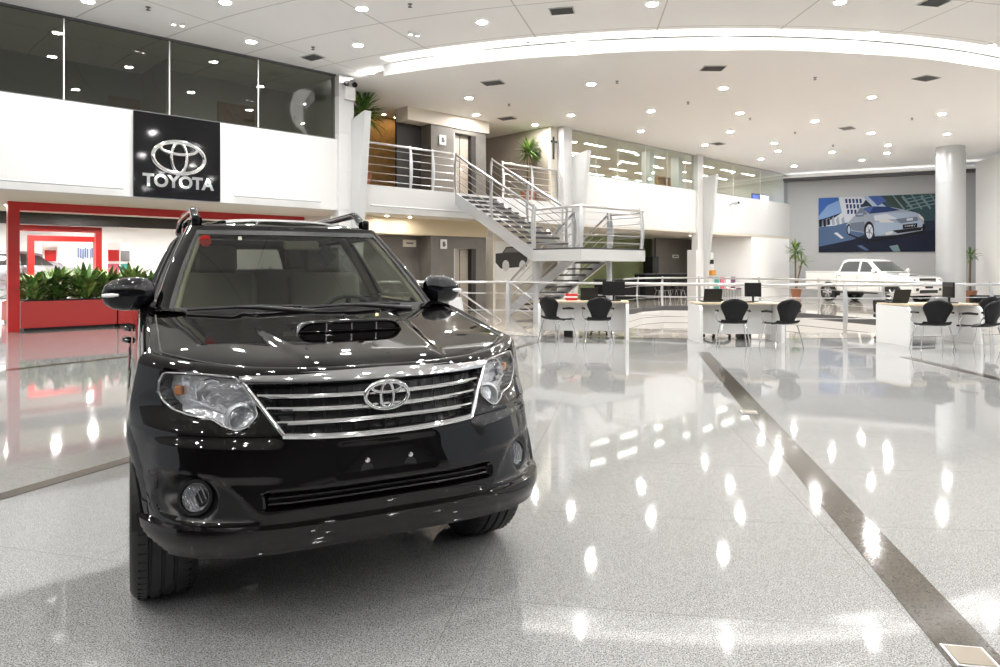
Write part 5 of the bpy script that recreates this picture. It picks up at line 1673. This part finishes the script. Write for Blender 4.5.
# ------------------------------------------------------------------ big picture of a silver saloon
PW_, PH_ = 5.25, 2.78
pic = thing('wall_picture', 'wide blue picture of a silver saloon speeding on a city road', 'picture', G(1.36 + PW_ / 2, .03, 2.22 + PH_ / 2), GA)
MB().box((0, 0, 0), (PW_, .05, PH_)).build('board', M['black'], pic)
PC = {'sky': (.05, .17, .55), 'sky2': (.28, .45, .80), 'navy': (.006, .012, .035), 'road': (.02, .03, .06), 'roadl': (.10, .17, .32), 'white': (.80, .84, .92), 'pale': (.50, .60, .78),
      'steel': (.42, .47, .56), 'steeld': (.20, .24, .32), 'teal': (.04, .09, .11), 'glass': (.02, .05, .19), 'glassl': (.08, .15, .45), 'black': (.006, .006, .010), 'tealgl': (.22, .33, .36), 'lamp': (.85, .83, .80), 'green': (.05, .08, .07)}
pk = list(PC); pmats = [mat('print_' + k, tuple(c * .62 for c in PC[k]), .6, spec=.25) for k in pk]
pr = MB(); lvl = [0]
def pp_(c, pts):
    """polygon in crop pixels of the picture: x 65..920, y 95..478"""
    lvl[0] += 1; pr.mi = pk.index(c); d = -.0255 - lvl[0] * .00025
    out = []
    for x, y in pts:
        u = min(1, max(0, (x - 65) / 855)); ytop = 98 - 30 * u
        v = min(1, max(0, (y - ytop) / (480 - ytop)))
        out.append(((u - .5) * PW_, d, (.5 - v) * PH_))
    pr.poly(out)
pp_('road', [(65, 60), (920, 60), (920, 490), (65, 490)])
pp_('sky', [(65, 60), (235, 60), (225, 190), (150, 215), (65, 250)]); pp_('sky2', [(130, 150), (225, 110), (240, 200), (65, 255), (65, 225)])
pp_('white', [(215, 60), (430, 60), (330, 230), (275, 300), (70, 330), (65, 290), (180, 240), (240, 200)])
pp_('teal', [(520, 60), (920, 60), (920, 260), (700, 270), (560, 160)]); pp_('green', [(530, 95), (650, 85), (780, 150), (640, 170)])
pp_('steeld', [(66, 265), (150, 235), (155, 285), (66, 300)]); pp_('black', [(70, 250), (90, 245), (88, 305), (70, 305)]); pp_('black', [(100, 255), (118, 245), (122, 298), (104, 300)]); pp_('black', [(130, 250), (145, 240), (150, 285), (134, 290)])
for x in (160, 195, 235): pp_('steel', [(x, 250), (x + 18, 225), (x + 30, 285), (x + 8, 290)])
for i in range(5):
    x = 262 + i * 26
    for j in range(3): pp_('glass', [(x + j * 8, 105 + j * 38), (x + 17 + j * 8, 103 + j * 38), (x + 20 + j * 6, 132 + j * 38), (x + 6 + j * 6, 136 + j * 38)])
pp_('pale', [(390, 70), (460, 62), (560, 160), (470, 165)]); pp_('glassl', [(430, 62), (520, 62), (560, 120), (500, 155)])
for i in range(5): pp_('tealgl', [(600 + i * 65, 75 + (i % 2) * 20), (610 + i * 65, 72), (690 + i * 60, 175), (680 + i * 60, 182)])
for i in range(4): pp_('tealgl', [(700, 180 - i * 26), (920, 130 - i * 26), (920, 138 - i * 26), (700, 188 - i * 26)])
pp_('roadl', [(65, 320), (280, 270), (420, 350), (300, 400), (65, 440)]); pp_('roadl', [(70, 300), (285, 285), (300, 330), (65, 360)])
pp_('white', [(180, 345), (205, 340), (255, 380), (235, 385)]); pp_('roadl', [(350, 430), (390, 428), (450, 470), (415, 470)]); pp_('navy', [(65, 440), (380, 380), (880, 330), (920, 300), (920, 490), (65, 490)])
pp_('roadl', [(350, 435), (385, 432), (440, 468), (410, 470)]); pp_('tealgl', [(580, 440), (640, 430), (660, 480), (610, 480)])
# the car
pp_('black', [(280, 345), (410, 395), (470, 392), (820, 335), (830, 350), (480, 408), (400, 402), (290, 360)])
pp_('steel', [(272, 285), (330, 225), (370, 165), (440, 155), (600, 165), (700, 185), (770, 205), (815, 240), (825, 300), (810, 330), (640, 360), (480, 370), (460, 300), (420, 275), (410, 345), (305, 330), (280, 320)])
pp_('pale', [(470, 215), (560, 205), (760, 200), (800, 230), (780, 240), (640, 250), (500, 250)]); pp_('white', [(470, 225), (560, 210), (640, 245), (480, 260)])
pp_('glass', [(395, 175), (440, 157), (570, 160), (660, 185), (560, 198), (440, 210)]); pp_('glassl', [(400, 178), (430, 162), (470, 162), (440, 205)]); pp_('steeld', [(340, 215), (375, 170), (398, 172), (425, 212), (345, 232)])
pp_('steeld', [(350, 215), (395, 208), (400, 228), (352, 232)]); pp_('pale', [(352, 210), (395, 205), (392, 215), (352, 218)])
pp_('steeld', [(300, 275), (405, 265), (408, 340), (310, 325)]); pp_('pale', [(480, 265), (640, 275), (800, 255), (815, 290), (800, 320), (640, 350), (490, 360), (470, 300)])
pp_('lamp', [(490, 245), (560, 248), (625, 272), (520, 272)]); pp_('lamp', [(780, 205), (815, 240), (822, 262), (790, 240)])
pp_('steeld', [(625, 248), (775, 232), (780, 262), (660, 280)]); pp_('white', [(700, 246), (745, 240), (745, 256), (705, 262)])
pp_('black', [(600, 330), (810, 305), (800, 328), (640, 350)]); pp_('lamp', [(550, 345), (610, 330), (600, 355), (560, 362)])
def ell(c, cx, cy, rx, ry): pp_(c, [(cx + rx * math.cos(2 * pi * k / 24), cy + ry * math.sin(2 * pi * k / 24)) for k in range(24)])
ell('black', 437, 325, 36, 62); ell('white', 440, 335, 25, 50); ell('steeld', 440, 335, 8, 16)
for k in range(5):
    a = 2 * pi * k / 5; pp_('steeld', [(440 + 5 * math.cos(a), 335 + 9 * math.sin(a)), (440 + 22 * math.cos(a + .3), 335 + 44 * math.sin(a + .3)), (440 + 22 * math.cos(a + .6), 335 + 44 * math.sin(a + .6))])
ell('black', 290, 320, 16, 38); ell('pale', 292, 322, 10, 28); ell('black', 818, 310, 10, 28)
pp_('black', [(675, 288), (775, 278), (775, 308), (675, 320)])
pr.build('print', pmats, pic, fix=False)
u = (725 - 65) / 855; v = (298 - 75) / (480 - 75)
o = text_mesh('plate_text', 'CAMRY', .13, pmats[pk.index('white')], pic, .001, .46)
o.location = ((u - .5) * PW_, -.046, (.5 - v) * PH_); o.rotation_euler = (pi / 2, -.06, 0)

# framed print of a dark car under the stairs
p = F(s_of(512, -2.2), -2.2, 1.66)
pic2 = thing('wall_picture', 'white picture of a dark car behind the lower stair rails', 'picture', p, FA)
MB().box((0, 0, 0), (2.1, .05, 1.45)).build('board', M['paper'], pic2)
mb = MB()
mb.poly([(-.62, -.027, -.10), (-.60, -.027, .12), (-.35, -.027, .14), (-.20, -.027, .30), (.15, -.027, .33), (.5, -.027, .18), (.62, -.027, .05), (.60, -.027, -.22), (-.40, -.027, -.28)])
mb.build('car_print', M['dark_panel'], pic2)
mb = MB(); mb.poly([(-.30, -.029, .15), (-.17, -.029, .27), (.13, -.029, .29), (.36, -.029, .17)]); mb.build('glass_print', M['vent'], pic2)
for cx in (-.22, .42):
    mb = MB(); mb.poly([(cx + .13 * math.cos(2 * pi * k / 20), -.031, -.2 + .15 * math.sin(2 * pi * k / 20)) for k in range(20)]); mb.build('wheel_print', M['fin'], pic2)

for o in pic2.children:
    if o.name.split('.')[0] != 'board': o.scale = (1.35, 1, 1.35); o.location = (-.05, 0, .12)
# ------------------------------------------------------------------ small wall things
def plaque(lab, p, w, h, m='paper', rz=None, name='wall_plaque'):
    t = thing(name, lab, 'sign', p, FA if rz is None else rz)
    MB().box((0, 0, 0), (w, .03, h), bev=.004).build('plate', M[m], t)
    mb = MB()
    return t
t = plaque('small white floor number plaque beside the upper lift door', F(s_of(442, -1.2), -1.17, 5.45), .26, .30)
MB().box((0, -.018, 0), (.10, .006, .16), rz=0).box((.03, -.018, -.02), (.10, .006, .05)).build('pictogram', M['vent'], t)
t = plaque('small white floor number plaque beside the lower lift door', F(s_of(443, -1.2), -1.17, 2.18), .26, .30)
MB().box((0, -.018, 0), (.10, .006, .16), rz=0).box((.03, -.018, -.02), (.10, .006, .05)).build('pictogram', M['vent'], t)
t = plaque('long pale plaque on the dark panelled wall left of the lift', F(s_of(409, -1.8), -1.775, 2.20), .50, .22, 'cream')
MB().box((0, -.018, 0), (.26, .006, .05)).build('caption_bar', M['vent'], t)
t = plaque('long pale plaque on the brown wall behind the counter', F(s_of(675, -4), -3.97, 2.02), .60, .18, 'cream')
MB().box((0, -.018, 0), (.34, .006, .05)).build('caption_bar', M['vent'], t)
for k, x in enumerate((424, 429.5)):
    MB().box((0, 0, 0), (.12, .04, .07), bev=.01).build('exit_lamp', mat('red_lamp', (.6, .05, .03), .4, emit=(1, .12, .06), estr=2.5), None, None, F(s_of(x, -1.8), -1.77, 1.42))
for k, o in enumerate([o for o in C.objects if o.name.startswith('exit_lamp')]):
    o.rotation_euler = (0, 0, FA); tag(o, ['small red lamp on the dark panelled wall, left one of two', 'small red lamp on the dark panelled wall, right one of two'][k], 'lamp', 'red wall lamps')
# crucifix on the cream return
p = F(SP[1] - .05, -.86, 5.42)
t = thing('crucifix', 'small dark crucifix on the cream wall beside the right palm', 'crucifix', F(s_of(553.5, -.2), -.195, 5.62), FA)
MB().box((0, 0, -.06), (.07, .03, .78), bev=.008).build('upright', M['dark_panel'], t)
MB().box((0, 0, .16), (.36, .03, .07), bev=.008).build('crossbar', M['dark_panel'], t)
MB().tube([(-.13, -.03, .19), (0, -.035, .12), (.13, -.03, .19)], .018, 6).tube([(0, -.035, .15), (0, -.04, -.25)], [.035, .015], 6).build('figure', M['vent'], t, 60)
# emergency light on the first pillar, camera on the parapet
t = thing('emergency_light', 'white emergency light with two black lamps on the white pillar', 'emergency light', F(SP[0] + .05, .12, 5.95), FA)
MB().box((0, -.05, 0), (.30, .12, .34), bev=.02).build('case', M['white_gloss'], t)
for x in (-.11, .13): MB().lathe([(.03, .05), (.065, 0), (.07, -.05), (0, -.05)], (x, -.06, .24), 16, axis='Y').build('lamp', M['black'], t, 40)
t = thing('security_camera', 'small white security camera on the right parapet', 'camera', F(s_of(730), .02, 4.38), FA)
MB().lathe([(.10, 0), (.10, -.03), (.05, -.05)], seg=16, axis='Y').build('mount', M['white_gloss'], t, 40)
MB().tube([(0, -.05, 0), (.05, -.2, .02), (.10, -.32, .03)], [.03, .075, .08], 10).build('housing', M['fin'], t, 50)
MB().ball((.11, -.34, .03), .06, 12).build('lens', M['black'], t, 60)

# ------------------------------------------------------------------ office behind the clear glass
struct(fb('wall_office_back', M['white'], 13.7, 34, -9.6, -9.5, ZF, ZO))
struct(fb('wall_office_side', M['white'], 33.85, 34, -9.5, -.2, ZF, ZO))
struct(fb('trim_office_beam', M['sage'], 16.6, 23.0, -4.6, -4.45, 6.0, ZI - .01))
n_ = 0
for j, d in enumerate((-1.4, -3.2, -5.0, -6.8, -8.4)):
    for i in range(8):
        s = 17.4 + 2.1 * i + .5 * (j % 2)
        t = thing('tube_light', f'white tube light in the office ceiling, {ORD(i)} along the {ORD(j)} row from the glass', 'ceiling light', F(s, d, ZI - .02), FA + pi / 2 * 0, 'office tube lights')
        MB().box((0, 0, 0), (1.3, .18, .03), bev=.005).build('housing', M['white'], t)
        MB().box((0, 0, -.018), (1.2, .13, .01)).build('tube', M['tube'], t); n_ += 1
for k, px in enumerate((648, 677)):
    s = s_of(px, -1.0); fb('office_column', M['white'], s - .18, s + .18, -1.2, -.8, ZF, ZI); o = C.objects[-1]; struct(o)
def cupboard(lab, s, d, w, h, m, n):
    t = thing('office_shelf', lab, 'shelf', F(s, d, ZF), FA, 'office shelves')
    MB().box((0, .17, h / 2), (w, .03, h)).build('back_panel', M[m], t)
    for k in range(n + 1): MB().box((0, 0, .02 + (h - .04) * k / n), (w, .34, .03)).build('shelf_board', M[m], t)
    for x in (-w / 2, w / 2): MB().box((x, 0, h / 2), (.03, .36, h)).build('side_panel', M[m], t)
    mb = MB(); rnd = random.Random(int(s * 10))
cupboard('dark office shelf behind the clear glass, left one', s_of(612, -3.5), -3.5, 2.2, 1.65, 'dark_panel', 4)
cupboard('dark office shelf behind the clear glass, right one', s_of(634, -3.5), -3.5, 1.8, 1.8, 'dark_panel', 4)
cupboard('brown notice shelf behind the clear glass right of the column', s_of(661, -2.4), -2.4, 1.1, 2.0, 'golden', 3)
for k, (px, d, m, lab) in enumerate(((755, -1.2, 'blue_screen', 'blue lit display at the right end of the mezzanine'), (764, -1.0, 'pale_screen', 'pale violet lit display at the right end of the mezzanine'))):
    M['blue_screen'] = M.get('blue_screen') or mat('blue_screen', (.02, .03, .2), .3, emit=(.12, .2, .9), estr=.9)
    M['pale_screen'] = M.get('pale_screen') or mat('pale_screen', (.4, .4, .6), .3, emit=(.6, .6, 1), estr=1.0)
    t = thing('display_screen', lab, 'screen', F(s_of(px, d), d, ZF), FA)
    MB().box((0, 0, 1.25), (.7 + .4 * k, .05, .75), bev=.01).build('housing', M['black'], t)
    MB().box((0, -.028, 1.25), (.62 + .4 * k, .006, .66)).build('screen', M[m], t)
    MB().cyl((0, 0, 0), (0, 0, .9), .05).build('stand', M['steel_paint'], t, 40)
# ------------------------------------------------------------------ reception under the mezzanine
def counter(lab, s0, s1, d, h, m='black'):
    t = thing('reception_counter', lab, 'counter', F((s0 + s1) / 2, d, 0), FA, 'reception counters'); L = s1 - s0
    MB().box((0, 0, h / 2), (L, .6, h - .05), bev=.01).build('carcass', M[m], t)
    MB().box((0, -.03, h), (L + .06, .70, .045), bev=.008).build('worktop', M['grey_dark'], t)
counter('long black counter in front of the brown wall', s_of(640, -2.6), s_of(690, -2.6), -2.6, 1.15)
counter('low dark counter behind the stairs', s_of(600, -2.0), s_of(634, -2.0), -2.0, .95)
M['lime'] = mat('lime_wall', (.36, .42, .20), .6)
struct(fb('wall_lower_green', M['lime'], s_of(565, -5), s_of(652, -5), -5.1, -5.0, 0, ZS))
t = thing('tall_cabinet', 'tall black cabinet at the left end of the brown wall', 'cabinet', F(s_of(651, -3.4), -3.4, 0), FA)
MB().box((0, 0, 1.0), (.55, .5, 1.95), bev=.01).build('carcass', M['black'], t); MB().box((0, -.26, 1.0), (.50, .02, 1.85), bev=.004).build('door', M['satin'], t)
for k in range(4):
    px = 662 + 8 * k; p = F(s_of(px, -1.6), -1.6, 0)
    dup(ch, p, FA + .4 * (k - 1.5), f'black shell chair under the mezzanine by the counter, {ORD(k)} from the left', 'chairs by the reception counter')
t = thing('leaflet_stand', 'white leaflet stand with orange papers beside the clad pillar', 'stand', F(s_of(711, -1.0), -1.0, 0), FA)
MB().box((0, 0, 1.15), (.36, .05, 2.0), bev=.008).build('back_board', M['paper'], t)
MB().box((0, 0, .03), (.42, .4, .06), bev=.01).build('foot', M['paper'], t)
for z, m in ((1.95, 'paper'), (1.70, 'black'), (1.50, 'paper')): MB().box((0, -.04, z), (.30, .03, .22)).build('poster', M[m], t)
MB().box((0, -.08, 1.2), (.40, .14, .24), bev=.01).build('leaflet_tray', M['orange'], t)
for k, (px, m, c) in enumerate(((720, 'teal', 'teal'), (725.5, 'pink', 'pink'), (731, 'paper', 'white'), (736.5, 'purple', 'plum'))):
    t = thing('play_chair', f'small {c} chair in front of the beige wall', 'chair', F(s_of(px, -.7), -.7, 0), FA, 'small coloured chairs')
    MB().box((0, 0, .42), (.36, .36, .05), bev=.012).build('seat', M[m], t)
    MB().box((0, .17, .72), (.36, .04, .56), bev=.012).build('backrest', M[m], t)
    for x in (-.15, .15):
        for y in (-.15, .15): MB().cyl((x, y, 0), (x, y, .40), .018, seg=8).build('leg', M['steel_paint'], t, 40)
counter('low white bench by the end of the beige wall', s_of(722, -1.9), s_of(736, -1.9), -1.9, .45, 'white')
t = thing('wall_air_conditioner', 'white split air conditioner high on the beige wall', 'air conditioner', F(s_of(722, -3), -2.85, 2.75), FA)
MB().box((0, 0, 0), (1.0, .25, .28), bev=.03).build('case', M['white_gloss'], t); MB().box((0, -.12, -.10), (.9, .03, .05)).build('louvre', M['fin'], t)
t = thing('air_conditioner', 'a', 'a') if False else None
# thin black pedestal bench by the slender palm
MB().box((0, 0, .14), (1.6, .3, .28), bev=.01).build('floor_plinth', M['black'], None, None, (20.6, 29.4, 0)); tag(C.objects[-1], 'low black plinth on the floor before the slender palm', 'plinth')

# white folding board on the floor behind the wagon's left mirror
t = thing('floor_board', 'white folding floor board half hidden behind the wagon below its left mirror', 'sign', (-.52, 8.6, 0), -.1)
for sg in (1, -1):
    MB().extrude([(-.17, .22 * sg, 0), (.22, .22 * sg, 0), (.04, .02 * sg, 1.08), (-.10, .02 * sg, 1.08)], (0, .015, 0)).build('panel', M['white_gloss'], t)
